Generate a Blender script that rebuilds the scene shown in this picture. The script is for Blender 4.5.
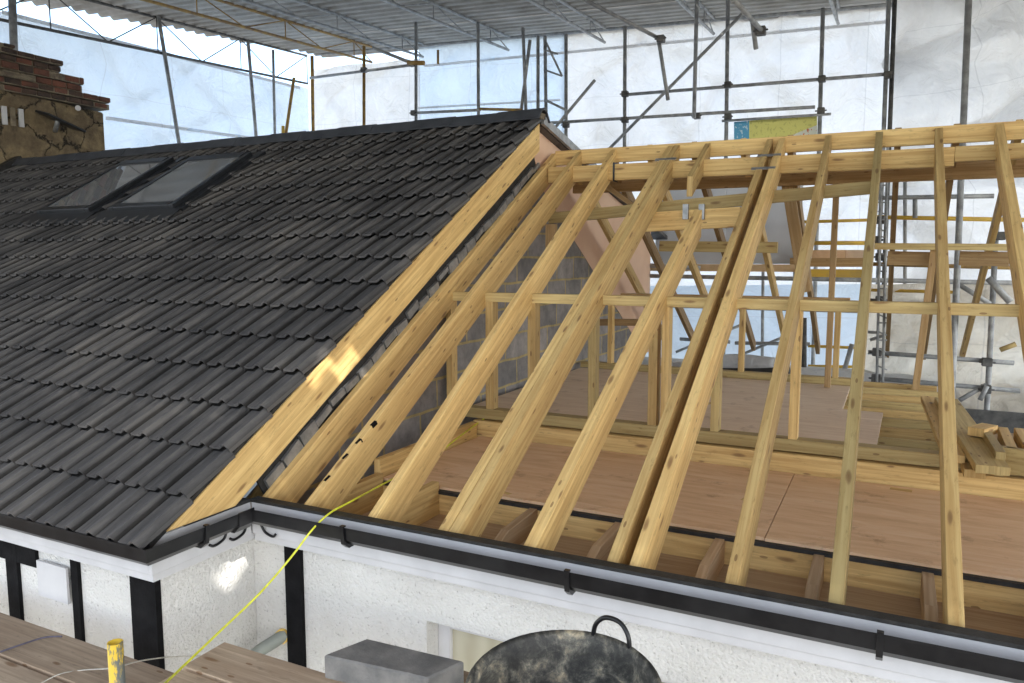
import bpy, bmesh, math, random
from mathutils import Vector, noise
random.seed(7)
R = math.radians
for o in list(bpy.data.objects): bpy.data.objects.remove(o)
sc = bpy.context.scene
col = sc.collection
Z0 = 6.5            # eye height above the ground; coordinates below are measured from the eye and lifted by Z0
F = 760.0; YAW = R(26.56); PIT = R(6.24)

# ------------------------------------------------------------------ camera, sky, sun, exposure
cam = bpy.data.cameras.new('camera'); co = bpy.data.objects.new('camera', cam); col.objects.link(co)
co.location = (0, 0, Z0); co.rotation_euler = (R(90) - PIT, 0, YAW)
cam.sensor_width = 36; cam.lens = 36 * F / 1024; cam.clip_start = 0.05; cam.clip_end = 2000
sc.camera = co
SUN = Vector((0.55, -0.35, 0.72)).normalized()
w = bpy.data.worlds.new('World'); sc.world = w; w.use_nodes = True
nt = w.node_tree; bg = nt.nodes['Background']
sky = nt.nodes.new('ShaderNodeTexSky'); sky.sky_type = 'NISHITA'; sky.sun_disc = False
sky.sun_elevation = math.asin(SUN.z); sky.sun_rotation = math.atan2(SUN.x, SUN.y)
sky.dust_density = 0.5; sky.air_density = 1.1; sky.ozone_density = 2.0
tcw = nt.nodes.new('ShaderNodeTexCoord'); cl = nt.nodes.new('ShaderNodeTexNoise'); cl.inputs['Scale'].default_value = 2.2; cl.inputs['Detail'].default_value = 7; cl.inputs['Roughness'].default_value = .6
nt.links.new(tcw.outputs['Generated'], cl.inputs['Vector'])
cr_ = nt.nodes.new('ShaderNodeValToRGB'); cr_.color_ramp.elements[0].position = .40; cr_.color_ramp.elements[1].position = .60; nt.links.new(cl.outputs[0], cr_.inputs[0])
bw = nt.nodes.new('ShaderNodeRGBToBW'); nt.links.new(sky.outputs[0], bw.inputs[0])
cm = nt.nodes.new('ShaderNodeVectorMath'); cm.operation = 'MULTIPLY'; nt.links.new(bw.outputs[0], cm.inputs[0]); cm.inputs[1].default_value = (1.50, 1.46, 1.42)
mxw = nt.nodes.new('ShaderNodeMix'); mxw.data_type = 'RGBA'; dt = nt.nodes.new('ShaderNodeVectorMath'); dt.operation = 'DOT_PRODUCT'; nt.links.new(tcw.outputs['Generated'], dt.inputs[0]); dt.inputs[1].default_value = Vector((-.80, .52, .36)).normalized()
mr = nt.nodes.new('ShaderNodeMapRange'); mr.inputs[1].default_value = .86; mr.inputs[2].default_value = .97; mr.inputs[3].default_value = 1; mr.inputs[4].default_value = .12; nt.links.new(dt.outputs['Value'], mr.inputs[0])
mmw = nt.nodes.new('ShaderNodeMath'); mmw.operation = 'MULTIPLY'; nt.links.new(cr_.outputs[0], mmw.inputs[0]); nt.links.new(mr.outputs[0], mmw.inputs[1]); nt.links.new(mmw.outputs[0], mxw.inputs[0]); nt.links.new(sky.outputs[0], mxw.inputs[6]); nt.links.new(cm.outputs[0], mxw.inputs[7])
nt.links.new(mxw.outputs[2], bg.inputs[0]); bg.inputs[1].default_value = 0.15
sl = bpy.data.lights.new('sun', 'SUN'); so = bpy.data.objects.new('sun', sl); col.objects.link(so)
so.location = (0, 0, 30); so.rotation_euler = SUN.to_track_quat('Z', 'Y').to_euler()
sl.energy = 2.3; sl.angle = R(0.5); sl.color = (1.0, 0.95, 0.87)
sc.view_settings.view_transform = 'Standard'; sc.view_settings.look = 'None'
sc.view_settings.exposure = 1.95; sc.view_settings.gamma = 1
sc.render.engine = 'CYCLES'
sc.cycles.max_bounces = 8; sc.cycles.diffuse_bounces = 5

# ------------------------------------------------------------------ surveying: sight line meets a real plane
cy, sy, cp, sp = math.cos(YAW), math.sin(YAW), math.cos(PIT), math.sin(PIT)
FW = Vector((-sy * cp, cy * cp, -sp)); RT = Vector((cy, sy, 0)); UP = RT.cross(FW)
def ray(x, y): return FW + RT * ((x - 512) / F) - UP * ((y - 341.5) / F)
def aX(x, y, X): d = ray(x, y); return d * (X / d.x)
def aY(x, y, Y): d = ray(x, y); return d * (Y / d.y)
def aZ(x, y, Z): d = ray(x, y); return d * (Z / d.z)
TF = 0.583; TT = 0.600
def plane(x, y, z0, y0, t):
    d = ray(x, y); return d * ((z0 - y0 * t) / (d.z - d.y * t))
def rf(x, y, off=0): return plane(x, y, -1.268 + off, 2.9, TF)      # top plane of the front rafters
def rr(x, y, off=0): return plane(x, y, 1.0 + off, 6.86, -TF)       # top plane of the rear rafters
def rt(x, y, off=0): return plane(x, y, -1.285 + off, 2.182, TT)    # tiled slope

# ------------------------------------------------------------------ materials
def mat(name):
    m = bpy.data.materials.new(name); m.use_nodes = True
    n = m.node_tree; b = n.nodes['Principled BSDF']; return m, n, b
def N(n, t, **k):
    x = n.nodes.new(t)
    for a, v in k.items():
        if a in x.inputs: x.inputs[a].default_value = v
        else: setattr(x, a, v)
    return x
def L(n, a, b): n.links.new(a, b)
def ramp(n, fac, stops):
    r = n.nodes.new('ShaderNodeValToRGB'); e = r.color_ramp.elements
    while len(e) < len(stops): e.new(0.5)
    for el, (p, c) in zip(e, stops): el.position = p; el.color = (*c, 1) if len(c) == 3 else c
    L(n, fac, r.inputs[0]); return r
def mixc(n, fac, a, b, mode='MIX'):
    m = n.nodes.new('ShaderNodeMix'); m.data_type = 'RGBA'; m.blend_type = mode
    for s, v in ((m.inputs[0], fac), (m.inputs[6], a), (m.inputs[7], b)):
        if hasattr(v, 'is_linked') or hasattr(v, 'links'): L(n, v, s)
        elif isinstance(v, (int, float)): s.default_value = v
        else: s.default_value = (*v, 1)
    return m.outputs[2]
def mathn(n, op, a, b=0.0, c=None):
    m = n.nodes.new('ShaderNodeMath'); m.operation = op
    for i, v in enumerate((a, b) if c is None else (a, b, c)):
        if hasattr(v, 'links'): L(n, v, m.inputs[i])
        else: m.inputs[i].default_value = v
    return m.outputs[0]
def bump(n, b, h, s=0.3, d=0.01):
    x = N(n, 'ShaderNodeBump', Strength=s, Distance=d); L(n, h, x.inputs['Height']); L(n, x.outputs[0], b.inputs['Normal']); return x

def wood_mat(name, light, dark, knot=(0.19, 0.10, 0.045), rough=0.65, weather=0.25, knots=True, tint=0.45):
    m, n, b = mat(name)
    tc = N(n, 'ShaderNodeUVMap'); oi = N(n, 'ShaderNodeObjectInfo')
    mp = N(n, 'ShaderNodeMapping'); mp.inputs['Scale'].default_value = (.9, 26, 1); L(n, tc.outputs[0], mp.inputs[0])
    cmb = N(n, 'ShaderNodeCombineXYZ'); L(n, oi.outputs['Random'], cmb.inputs[2])
    sc1 = N(n, 'ShaderNodeVectorMath', operation='SCALE'); sc1.inputs['Scale'].default_value = 60; L(n, cmb.outputs[0], sc1.inputs[0])
    ad = N(n, 'ShaderNodeVectorMath', operation='ADD'); L(n, mp.outputs[0], ad.inputs[0]); L(n, sc1.outputs[0], ad.inputs[1])
    g = N(n, 'ShaderNodeTexNoise', Scale=1.6, Detail=4, Roughness=0.6, Distortion=0.6); L(n, ad.outputs[0], g.inputs['Vector'])
    r1 = ramp(n, g.outputs[0], [(0.34, dark), (0.5, [0.5 * (x + y) for x, y in zip(light, dark)]), (0.62, light)])
    # broad colour change along the piece
    mp2 = N(n, 'ShaderNodeMapping'); mp2.inputs['Scale'].default_value = (1.1, 4, 1); L(n, tc.outputs[0], mp2.inputs[0])
    ad2 = N(n, 'ShaderNodeVectorMath', operation='ADD'); L(n, mp2.outputs[0], ad2.inputs[0]); L(n, sc1.outputs[0], ad2.inputs[1])
    g2 = N(n, 'ShaderNodeTexNoise', Scale=1.5, Detail=3, Roughness=0.6); L(n, ad2.outputs[0], g2.inputs['Vector'])
    r2 = ramp(n, g2.outputs[0], [(0.35, (0, 0, 0)), (0.75, (1, 1, 1))])
    c = mixc(n, mathn(n, 'MULTIPLY', r2.outputs[0], weather), r1.outputs[0], [x * y for x, y in zip(dark, (0.75, 0.66, 0.6))])
    if knots:
        mp3 = N(n, 'ShaderNodeMapping'); mp3.inputs['Scale'].default_value = (2.6, 10, 1); L(n, tc.outputs[0], mp3.inputs[0])
        ad3 = N(n, 'ShaderNodeVectorMath', operation='ADD'); L(n, mp3.outputs[0], ad3.inputs[0]); L(n, sc1.outputs[0], ad3.inputs[1])
        wob = N(n, 'ShaderNodeTexNoise', Scale=3.0, Detail=1); L(n, ad3.outputs[0], wob.inputs['Vector'])
        adw = N(n, 'ShaderNodeVectorMath', operation='MULTIPLY_ADD'); L(n, wob.outputs[1], adw.inputs[0]); adw.inputs[1].default_value = (.12, .12, 0); L(n, ad3.outputs[0], adw.inputs[2])
        v = N(n, 'ShaderNodeTexVoronoi', Scale=1.0, Randomness=1.0); v.voronoi_dimensions = '2D'; L(n, adw.outputs[0], v.inputs['Vector'])
        sepc = N(n, 'ShaderNodeSeparateColor'); L(n, v.outputs['Color'], sepc.inputs[0])
        keep = mathn(n, 'GREATER_THAN', sepc.outputs[0], 0.58)
        size = mathn(n, 'MULTIPLY_ADD', sepc.outputs[1], 0.11, 0.05)
        q = mathn(n, 'DIVIDE', v.outputs['Distance'], size)
        k = ramp(n, q, [(0.0, (1, 1, 1)), (0.55, (0.8, 0.8, 0.8)), (1.0, (0, 0, 0))])
        kk = mathn(n, 'MULTIPLY', k.outputs[0], keep)
        mp4 = N(n, 'ShaderNodeMapping'); mp4.inputs['Scale'].default_value = (7, 22, 1); L(n, tc.outputs[0], mp4.inputs[0])
        v4 = N(n, 'ShaderNodeTexVoronoi', Scale=1.0); v4.voronoi_dimensions = '2D'; L(n, mp4.outputs[0], v4.inputs['Vector'])
        s4 = N(n, 'ShaderNodeSeparateColor'); L(n, v4.outputs['Color'], s4.inputs[0])
        k4 = mathn(n, 'MULTIPLY', mathn(n, 'LESS_THAN', v4.outputs['Distance'], .13), mathn(n, 'GREATER_THAN', s4.outputs[0], .94))
        g5 = N(n, 'ShaderNodeTexNoise', Scale=3.5, Detail=6, Roughness=.75); L(n, ad3.outputs[0], g5.inputs['Vector'])
        grime = ramp(n, g5.outputs[0], [(.56, (0, 0, 0)), (.72, (1, 1, 1))])
        c = mixc(n, mathn(n, 'MULTIPLY', grime.outputs[0], .6), c, [x * .45 for x in dark])
        c = mixc(n, mathn(n, 'MULTIPLY', k4, .7), c, knot)
        halo = ramp(n, mathn(n, 'MULTIPLY', q, 0.4), [(0.0, (1, 1, 1)), (1.0, (0, 0, 0))])
        c = mixc(n, mathn(n, 'MULTIPLY', mathn(n, 'MULTIPLY', halo.outputs[0], keep), 0.4), c, dark)
        c = mixc(n, mathn(n, 'MULTIPLY', kk, 0.85), c, knot)
    hs = N(n, 'ShaderNodeHueSaturation'); L(n, c, hs.inputs['Color'])
    L(n, mathn(n, 'MULTIPLY_ADD', oi.outputs['Random'], tint, 1 - tint * 0.6), hs.inputs['Value'])
    L(n, hs.outputs[0], b.inputs['Base Color']); b.inputs['Roughness'].default_value = rough
    b.inputs['Specular IOR Level'].default_value = 0.25
    bump(n, b, g.outputs[0], 0.25, 0.004)
    return m
M = {}
M['pine'] = wood_mat('sawn_pine', (0.71, 0.51, 0.22), (0.50, 0.315, 0.12))
M['pine_green'] = wood_mat('treated_pine', (0.58, 0.45, 0.205), (0.42, 0.30, 0.125))
M['pine_brown'] = wood_mat('brown_pine', (0.47, 0.32, 0.16), (0.33, 0.205, 0.09))
M['pine_pale'] = wood_mat('pale_end_grain', (0.60, 0.44, 0.28), (0.45, 0.30, 0.17), knots=False)
M['old_board'] = wood_mat('weathered_board', (0.56, 0.44, 0.32), (0.37, 0.285, 0.205), rough=0.85, weather=0.7)
M['grey_board'] = wood_mat('grey_board', (0.20, 0.19, 0.175), (0.13, 0.12, 0.11), rough=0.8, knots=False)

def noisy(name, c1, c2, scale=6, rough=0.7, detail=5, bs=0.0, bscale=None, bd=0.01, metal=0.0, spec=0.5, lo=.35, hi=.65):
    m, n, b = mat(name)
    tc = N(n, 'ShaderNodeTexCoord'); g = N(n, 'ShaderNodeTexNoise', Scale=scale, Detail=detail, Roughness=0.6); L(n, tc.outputs['Object'], g.inputs['Vector'])
    r = ramp(n, g.outputs[0], [(lo, c1), (hi, c2)]); L(n, r.outputs[0], b.inputs['Base Color'])
    b.inputs['Roughness'].default_value = rough; b.inputs['Metallic'].default_value = metal; b.inputs['Specular IOR Level'].default_value = spec
    if bs:
        g2 = N(n, 'ShaderNodeTexNoise', Scale=bscale or scale * 4, Detail=4, Roughness=0.7); L(n, tc.outputs['Object'], g2.inputs['Vector']); bump(n, b, g2.outputs[0], bs, bd)
    return m
M['ply'] = noisy('reddish_plywood', (0.50, 0.32, 0.22), (0.64, 0.44, 0.32), 1.6, 0.75, 6)
M['ply2'] = noisy('tan_plywood', (0.54, 0.41, 0.30), (0.66, 0.52, 0.40), 1.3, 0.75, 6)
def ply_mat(name, c1, c2, c3):
    m, n, b = mat(name); tc = N(n, 'ShaderNodeTexCoord')
    mp = N(n, 'ShaderNodeMapping'); mp.inputs['Scale'].default_value = (.8, 5, 1); L(n, tc.outputs['Object'], mp.inputs[0])
    g = N(n, 'ShaderNodeTexNoise', Scale=2.2, Detail=8, Roughness=.7, Distortion=.8); L(n, mp.outputs[0], g.inputs['Vector'])
    r = ramp(n, g.outputs[0], [(.3, c1), (.5, c2), (.7, c3)])
    g2 = N(n, 'ShaderNodeTexNoise', Scale=3.2, Detail=7, Roughness=.75); L(n, tc.outputs['Object'], g2.inputs['Vector'])
    dirt = ramp(n, g2.outputs[0], [(.33, (.68, .63, .6)), (.43, (1, 1, 1)), (.62, (1, 1, 1)), (.75, (1.25, 1.25, 1.22))])
    g3 = N(n, 'ShaderNodeTexNoise', Scale=55, Detail=2); L(n, tc.outputs['Object'], g3.inputs['Vector'])
    dust = ramp(n, g3.outputs[0], [(.68, (0, 0, 0)), (.73, (1, 1, 1))])
    c = mixc(n, 1, r.outputs[0], dirt.outputs[0], 'MULTIPLY'); c = mixc(n, mathn(n, 'MULTIPLY', dust.outputs[0], .5), c, (.72, .6, .42))
    L(n, c, b.inputs['Base Color']); b.inputs['Roughness'].default_value = .7; return m
M['ply'] = ply_mat('reddish_plywood', (0.60, 0.37, 0.20), (0.75, 0.50, 0.30), (0.82, 0.60, 0.40))
M['ply2'] = ply_mat('tan_plywood', (0.60, 0.43, 0.30), (0.70, 0.54, 0.39), (0.78, 0.63, 0.48))
M['black_plastic'] = noisy('black_plastic', (0.006, 0.006, 0.007), (0.016, 0.016, 0.017), 9, 0.3, spec=.32)
M['black_paint'] = noisy('black_paint', (0.004, 0.004, 0.0045), (0.009, 0.009, 0.010), 12, 0.9, bs=.3, bscale=60, spec=.12)
M['membrane'] = noisy('black_membrane', (0.010, 0.010, 0.010), (0.03, 0.028, 0.026), 20, 0.6, bs=.4)
M['white_plastic'] = noisy('white_plastic', (0.50, 0.50, 0.51), (0.57, 0.57, 0.58), 5, 0.45)
M['white_board'] = noisy('white_board', (0.44, 0.44, 0.45), (0.52, 0.52, 0.53), 3, 0.6)
M['steel'] = noisy('galvanised_tube', (0.22, 0.225, 0.225), (0.42, 0.425, 0.42), 7, 0.5, metal=.15)
M['steel_dark'] = noisy('dark_steel', (0.06, 0.06, 0.058), (0.15, 0.145, 0.135), 9, 0.6, metal=.3)
M['steel_rusty'] = noisy('rusty_yellow_tube', (0.42, 0.26, 0.05), (0.22, 0.13, 0.06), 9, 0.6)
M['yellow_steel'] = noisy('yellow_tube', (0.75, 0.46, 0.04), (0.55, 0.36, 0.08), 5, 0.5)
M['lead'] = noisy('flashing', (0.20, 0.205, 0.21), (0.34, 0.34, 0.34), 14, 0.4, metal=.5)
M['insul'] = noisy('pink_board', (0.68, 0.44, 0.30), (0.76, 0.52, 0.37), 1.5, 0.8)
M['osb'] = noisy('pale_board', (0.60, 0.41, 0.22), (0.72, 0.50, 0.29), 6, 0.8)
M['slate_panel'] = noisy('grey_panel', (0.52, 0.53, 0.56), (0.60, 0.61, 0.64), 1.5, 0.7)
M['grey_block'] = noisy('grey_stone', (0.13, 0.128, 0.125), (0.24, 0.23, 0.215), 10, 0.75, bs=.4, bscale=60)
M['rope'] = noisy('yellow_rope', (0.62, 0.62, 0.03), (0.80, 0.82, 0.08), 30, 0.5)
M['cable'] = noisy('cable_sheath', (0.05, 0.045, 0.07), (0.10, 0.09, 0.13), 30, 0.5)
M['cable_white'] = noisy('pale_wire', (0.42, 0.40, 0.36), (0.6, 0.58, 0.52), 30, 0.5)
M['grey_pvc'] = noisy('grey_pipe', (0.19, 0.21, 0.19), (0.25, 0.27, 0.24), 6, 0.45)
M['foam'] = noisy('yellow_foam', (0.62, 0.40, 0.08), (0.7, 0.5, 0.15), 40, 0.9)
M['ground'] = noisy('ground_paving', (0.16, 0.15, 0.135), (0.26, 0.25, 0.23), 1.2, 0.9, bs=.3)
M['brick'] = noisy('old_brick', (0.07, 0.038, 0.028), (0.19, 0.075, 0.048), 3.5, 0.9, bs=.8, bscale=25, bd=.02)
M['brick_dark'] = noisy('sooty_brick', (0.035, 0.028, 0.024), (0.10, 0.06, 0.042), 6, 0.9, bs=.8, bscale=25, bd=.02)
M['mortar'] = noisy('crumbling_mortar', (0.14, 0.11, 0.08), (0.28, 0.235, 0.16), 8, 0.95, bs=.9, bscale=25, bd=.03)
M['dark_metal'] = noisy('grey_frame', (0.014, 0.016, 0.019), (0.024, 0.026, 0.030), 8, 0.4, metal=.2)
M['ridge'] = noisy('ridge_tile', (0.030, 0.033, 0.040), (0.050, 0.054, 0.063), 6, 0.55, bs=.2)
M['house_far'] = noisy('distant_wall', (0.25, 0.15, 0.11), (0.33, 0.2, 0.15), 4, 0.9)

# corrugated roof sheet
m, n, b = mat('corrugated_iron'); tc = N(n, 'ShaderNodeTexCoord')
g = N(n, 'ShaderNodeTexNoise', Scale=1.2, Detail=6, Roughness=.65); L(n, tc.outputs['Object'], g.inputs['Vector'])
r = ramp(n, g.outputs[0], [(0.3, (0.30, 0.275, 0.24)), (0.6, (0.50, 0.485, 0.455))]); L(n, r.outputs[0], b.inputs['Base Color'])
b.inputs['Roughness'].default_value = .6; b.inputs['Metallic'].default_value = .0; M['iron'] = m

# rough-cast render with scattered dark pits
m, n, b = mat('roughcast'); tc = N(n, 'ShaderNodeTexCoord')
g = N(n, 'ShaderNodeTexNoise', Scale=55, Detail=4, Roughness=.7); L(n, tc.outputs['Object'], g.inputs['Vector'])
g2 = N(n, 'ShaderNodeTexNoise', Scale=1.4, Detail=5, Roughness=.6); L(n, tc.outputs['Object'], g2.inputs['Vector'])
v = N(n, 'ShaderNodeTexVoronoi', Scale=70); L(n, tc.outputs['Object'], v.inputs['Vector'])
r = ramp(n, g2.outputs[0], [(0.3, (0.56, 0.55, 0.525)), (0.6, (0.66, 0.655, 0.635))])
pit = ramp(n, g.outputs[0], [(0.27, (0.25, 0.24, 0.21)), (0.40, (1, 1, 1))])
L(n, mixc(n, 0.7, r.outputs[0], pit.outputs[0], 'MULTIPLY'), b.inputs['Base Color']); b.inputs['Roughness'].default_value = .9
hh = mathn(n, 'ADD', g.outputs[0], mathn(n, 'MULTIPLY', v.outputs['Distance'], 0.5)); b.inputs['Specular IOR Level'].default_value = .08; bump(n, b, hh, 0.8, 0.014); M['roughcast'] = m

# chimney render: cracked, lichen-stained
m, n, b = mat('cracked_render'); tc = N(n, 'ShaderNodeTexCoord')
g = N(n, 'ShaderNodeTexNoise', Scale=3.5, Detail=8, Roughness=.7); L(n, tc.outputs['Object'], g.inputs['Vector'])
r = ramp(n, g.outputs[0], [(0.3, (0.09, 0.065, 0.04)), (0.48, (0.19, 0.14, 0.08)), (0.62, (0.29, 0.22, 0.12)), (0.75, (0.20, 0.175, 0.13))])
wv = N(n, 'ShaderNodeVectorMath', operation='MULTIPLY_ADD'); L(n, g.outputs[1], wv.inputs[0]); wv.inputs[1].default_value = (.5, .5, .5); L(n, tc.outputs['Object'], wv.inputs[2])
v = N(n, 'ShaderNodeTexVoronoi', Scale=1.7); v.feature = 'DISTANCE_TO_EDGE'; L(n, wv.outputs[0], v.inputs['Vector'])
cr = ramp(n, v.outputs['Distance'], [(0.0, (0.18, 0.18, 0.18)), (0.012, (0.4, 0.4, 0.4)), (0.03, (1, 1, 1))])
g3 = N(n, 'ShaderNodeTexNoise', Scale=30, Detail=5, Roughness=.8); L(n, tc.outputs['Object'], g3.inputs['Vector'])
L(n, mixc(n, 1.0, r.outputs[0], cr.outputs[0], 'MULTIPLY'), b.inputs['Base Color']); b.inputs['Roughness'].default_value = .95
bump(n, b, mathn(n, 'ADD', g3.outputs[0], mathn(n, 'MULTIPLY', cr.outputs[0], 1.5)), 1.0, 0.03); M['chimney'] = m

# concrete roof tiles: each tile its own shade, streaked down the slope (UV: x tile number, y course)
m, n, b = mat('roof_tile'); uv = N(n, 'ShaderNodeUVMap')
fl = N(n, 'ShaderNodeVectorMath', operation='FLOOR'); L(n, uv.outputs[0], fl.inputs[0])
wn = N(n, 'ShaderNodeTexWhiteNoise'); wn.noise_dimensions = '2D'; L(n, fl.outputs[0], wn.inputs['Vector'])
mp = N(n, 'ShaderNodeMapping'); mp.inputs['Scale'].default_value = (9, 0.8, 1); L(n, uv.outputs[0], mp.inputs[0])
st = N(n, 'ShaderNodeTexNoise', Scale=1.6, Detail=8, Roughness=.7); L(n, mp.outputs[0], st.inputs['Vector'])
st2 = N(n, 'ShaderNodeTexNoise', Scale=.35, Detail=3); L(n, uv.outputs[0], st2.inputs['Vector'])
val = mathn(n, 'ADD', mathn(n, 'MULTIPLY', wn.outputs['Value'], .10), mathn(n, 'ADD', mathn(n, 'MULTIPLY', st.outputs[0], .5), mathn(n, 'MULTIPLY', st2.outputs[0], .5)))
r = ramp(n, val, [(0.42, (0.043, 0.042, 0.043)), (0.54, (0.078, 0.075, 0.075)), (0.66, (0.130, 0.122, 0.115)), (0.85, (0.19, 0.17, 0.15))])
su = N(n, 'ShaderNodeSeparateXYZ'); L(n, uv.outputs[0], su.inputs[0]); fu = mathn(n, 'FRACT', mathn(n, 'MULTIPLY', mathn(n, 'FRACT', su.outputs[0]), 2.0))
gro = ramp(n, mathn(n, 'ABSOLUTE', mathn(n, 'SUBTRACT', fu, .5)), [(.40, (1, 1, 1)), (.46, (.40, .39, .38))])
L(n, mixc(n, 1, r.outputs[0], gro.outputs[0], 'MULTIPLY'), b.inputs['Base Color']); b.inputs['Roughness'].default_value = .55
tc = N(n, 'ShaderNodeTexCoord'); g = N(n, 'ShaderNodeTexNoise', Scale=60, Detail=4); L(n, tc.outputs['Object'], g.inputs['Vector']); bump(n, b, g.outputs[0], .35, .004); M['tile'] = m

# grey building blocks with buff mortar (brick pattern over Y and Z of the gable)
m, n, b = mat('blockwork'); tc = N(n, 'ShaderNodeTexCoord'); sx = N(n, 'ShaderNodeSeparateXYZ'); L(n, tc.outputs['Object'], sx.inputs[0])
cx = N(n, 'ShaderNodeCombineXYZ'); L(n, sx.outputs[1], cx.inputs[0]); L(n, sx.outputs[2], cx.inputs[1])
bt = N(n, 'ShaderNodeTexBrick', Scale=1.0); bt.inputs['Brick Width'].default_value = .45; bt.inputs['Row Height'].default_value = .225
bt.inputs['Mortar Size'].default_value = .011; bt.inputs['Mortar Smooth'].default_value = .2
bt.inputs['Color1'].default_value = (.19, .185, .19, 1); bt.inputs['Color2'].default_value = (.30, .285, .285, 1); bt.inputs['Mortar'].default_value = (.42, .34, .17, 1)
wv = N(n, 'ShaderNodeTexNoise', Scale=4, Detail=3); L(n, cx.outputs[0], wv.inputs['Vector'])
wm = N(n, 'ShaderNodeVectorMath', operation='MULTIPLY_ADD'); L(n, wv.outputs[1], wm.inputs[0]); wm.inputs[1].default_value = (.03, .03, 0); L(n, cx.outputs[0], wm.inputs[2]); L(n, wm.outputs[0], bt.inputs['Vector'])
g = N(n, 'ShaderNodeTexNoise', Scale=5, Detail=6, Roughness=.7); L(n, tc.outputs['Object'], g.inputs['Vector'])
gr = ramp(n, g.outputs[0], [(.35, (.6, .6, .6)), (.7, (1.35, 1.3, 1.25))])
L(n, mixc(n, .8, bt.outputs[0], gr.outputs[0], 'MULTIPLY'), b.inputs['Base Color']); b.inputs['Roughness'].default_value = .95
bump(n, b, mathn(n, 'SUBTRACT', g.outputs[0], bt.outputs['Fac']), .6, .01); M['blocks'] = m

# translucent scaffold sheeting
def sheet_mat(name, c, tr, grime=0.15):
    m, n, b = mat(name); out = n.nodes['Material Output']; n.nodes.remove(b)
    tc = N(n, 'ShaderNodeTexCoord'); g = N(n, 'ShaderNodeTexNoise', Scale=.7, Detail=7, Roughness=.7); L(n, tc.outputs['Object'], g.inputs['Vector'])
    r = ramp(n, g.outputs[0], [(.3, [x * (1 - grime) for x in c]), (.62, c)])
    uvn = N(n, 'ShaderNodeUVMap'); sxx = N(n, 'ShaderNodeSeparateXYZ'); L(n, uvn.outputs[0], sxx.inputs[0])
    def line(v, p, wd): return mathn(n, 'LESS_THAN', mathn(n, 'FRACT', mathn(n, 'DIVIDE', v, p)), wd)
    hsum = sxx.outputs[0]
    ln_ = mathn(n, 'MAXIMUM', line(hsum, 1.37, .012), line(sxx.outputs[1], .92, .012))
    cgrid = mixc(n, mathn(n, 'MULTIPLY', ln_, .22), r.outputs[0], (.35, .35, .36))
    d = N(n, 'ShaderNodeBsdfDiffuse'); t = N(n, 'ShaderNodeBsdfTranslucent'); mx = N(n, 'ShaderNodeMixShader'); mx.inputs[0].default_value = tr
    g2 = N(n, 'ShaderNodeTexNoise', Scale=2.2, Detail=6, Roughness=.6, Distortion=1.2); L(n, tc.outputs['Object'], g2.inputs['Vector'])
    bp = N(n, 'ShaderNodeBump', Strength=.7, Distance=.14); L(n, g2.outputs[0], bp.inputs['Height'])
    L(n, bp.outputs[0], d.inputs['Normal']); L(n, bp.outputs[0], t.inputs['Normal'])
    L(n, cgrid, d.inputs[0]); L(n, cgrid, t.inputs[0]); L(n, d.outputs[0], mx.inputs[1]); L(n, t.outputs[0], mx.inputs[2]); L(n, mx.outputs[0], out.inputs[0])
    return m
M['sheet'] = sheet_mat('white_sheeting', (0.92, 0.915, 0.91), .66)
M['sheet_sky_tint'] = sheet_mat('sky_tinted_sheeting', (0.76, 0.87, 0.98), .66, .08)  # blue of the sky shining through is put into the sheet's colour
M['sheet_sun_tint'] = sheet_mat('sun_tinted_sheeting', (0.90, 0.85, 0.76), .6, .2)  # warm glow of sun from outside is put into the sheet's colour
M['seam'] = noisy('sheet_seam', (0.55, 0.55, 0.54), (0.68, 0.68, 0.66), 4, .6)

m, n, b = mat('window_glass'); b.inputs['Base Color'].default_value = (.15, .155, .16, 1); b.inputs['Roughness'].default_value = .03; b.inputs['Specular IOR Level'].default_value = 1.0; M['glass'] = m
m, n, b = mat('curtain_glass'); tc = N(n, 'ShaderNodeTexCoord'); wv = N(n, 'ShaderNodeTexWave', Scale=3, Distortion=4); L(n, tc.outputs['Object'], wv.inputs['Vector'])
r = ramp(n, wv.outputs[0], [(0, (.38, .355, .26)), (1, (.45, .425, .325))]); L(n, r.outputs[0], b.inputs['Base Color']); b.inputs['Roughness'].default_value = .25; M['curtain'] = m
# tub: black rubber, smeared with dried plaster
m, n, b = mat('dirty_rubber'); tc = N(n, 'ShaderNodeTexCoord'); g = N(n, 'ShaderNodeTexNoise', Scale=7, Detail=9, Roughness=.75, Distortion=.4); L(n, tc.outputs['Object'], g.inputs['Vector'])
g4 = N(n, 'ShaderNodeTexNoise', Scale=22, Detail=6, Roughness=.7, Distortion=1.5); L(n, tc.outputs['Object'], g4.inputs['Vector'])
r = ramp(n, g.outputs[0], [(.36, (.008, .008, .008)), (.47, (.028, .027, .024)), (.54, (.08, .075, .062)), (.61, (.20, .17, .12)), (.75, (.36, .29, .19))])
r5 = ramp(n, g4.outputs[0], [(.45, (1, 1, 1)), (.7, (2.6, 2.6, 2.5))])
L(n, mixc(n, 1, r.outputs[0], r5.outputs[0], 'MULTIPLY'), b.inputs['Base Color']); b.inputs['Roughness'].default_value = .6; bump(n, b, g4.outputs[0], .5, .006); M['tub'] = m
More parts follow.
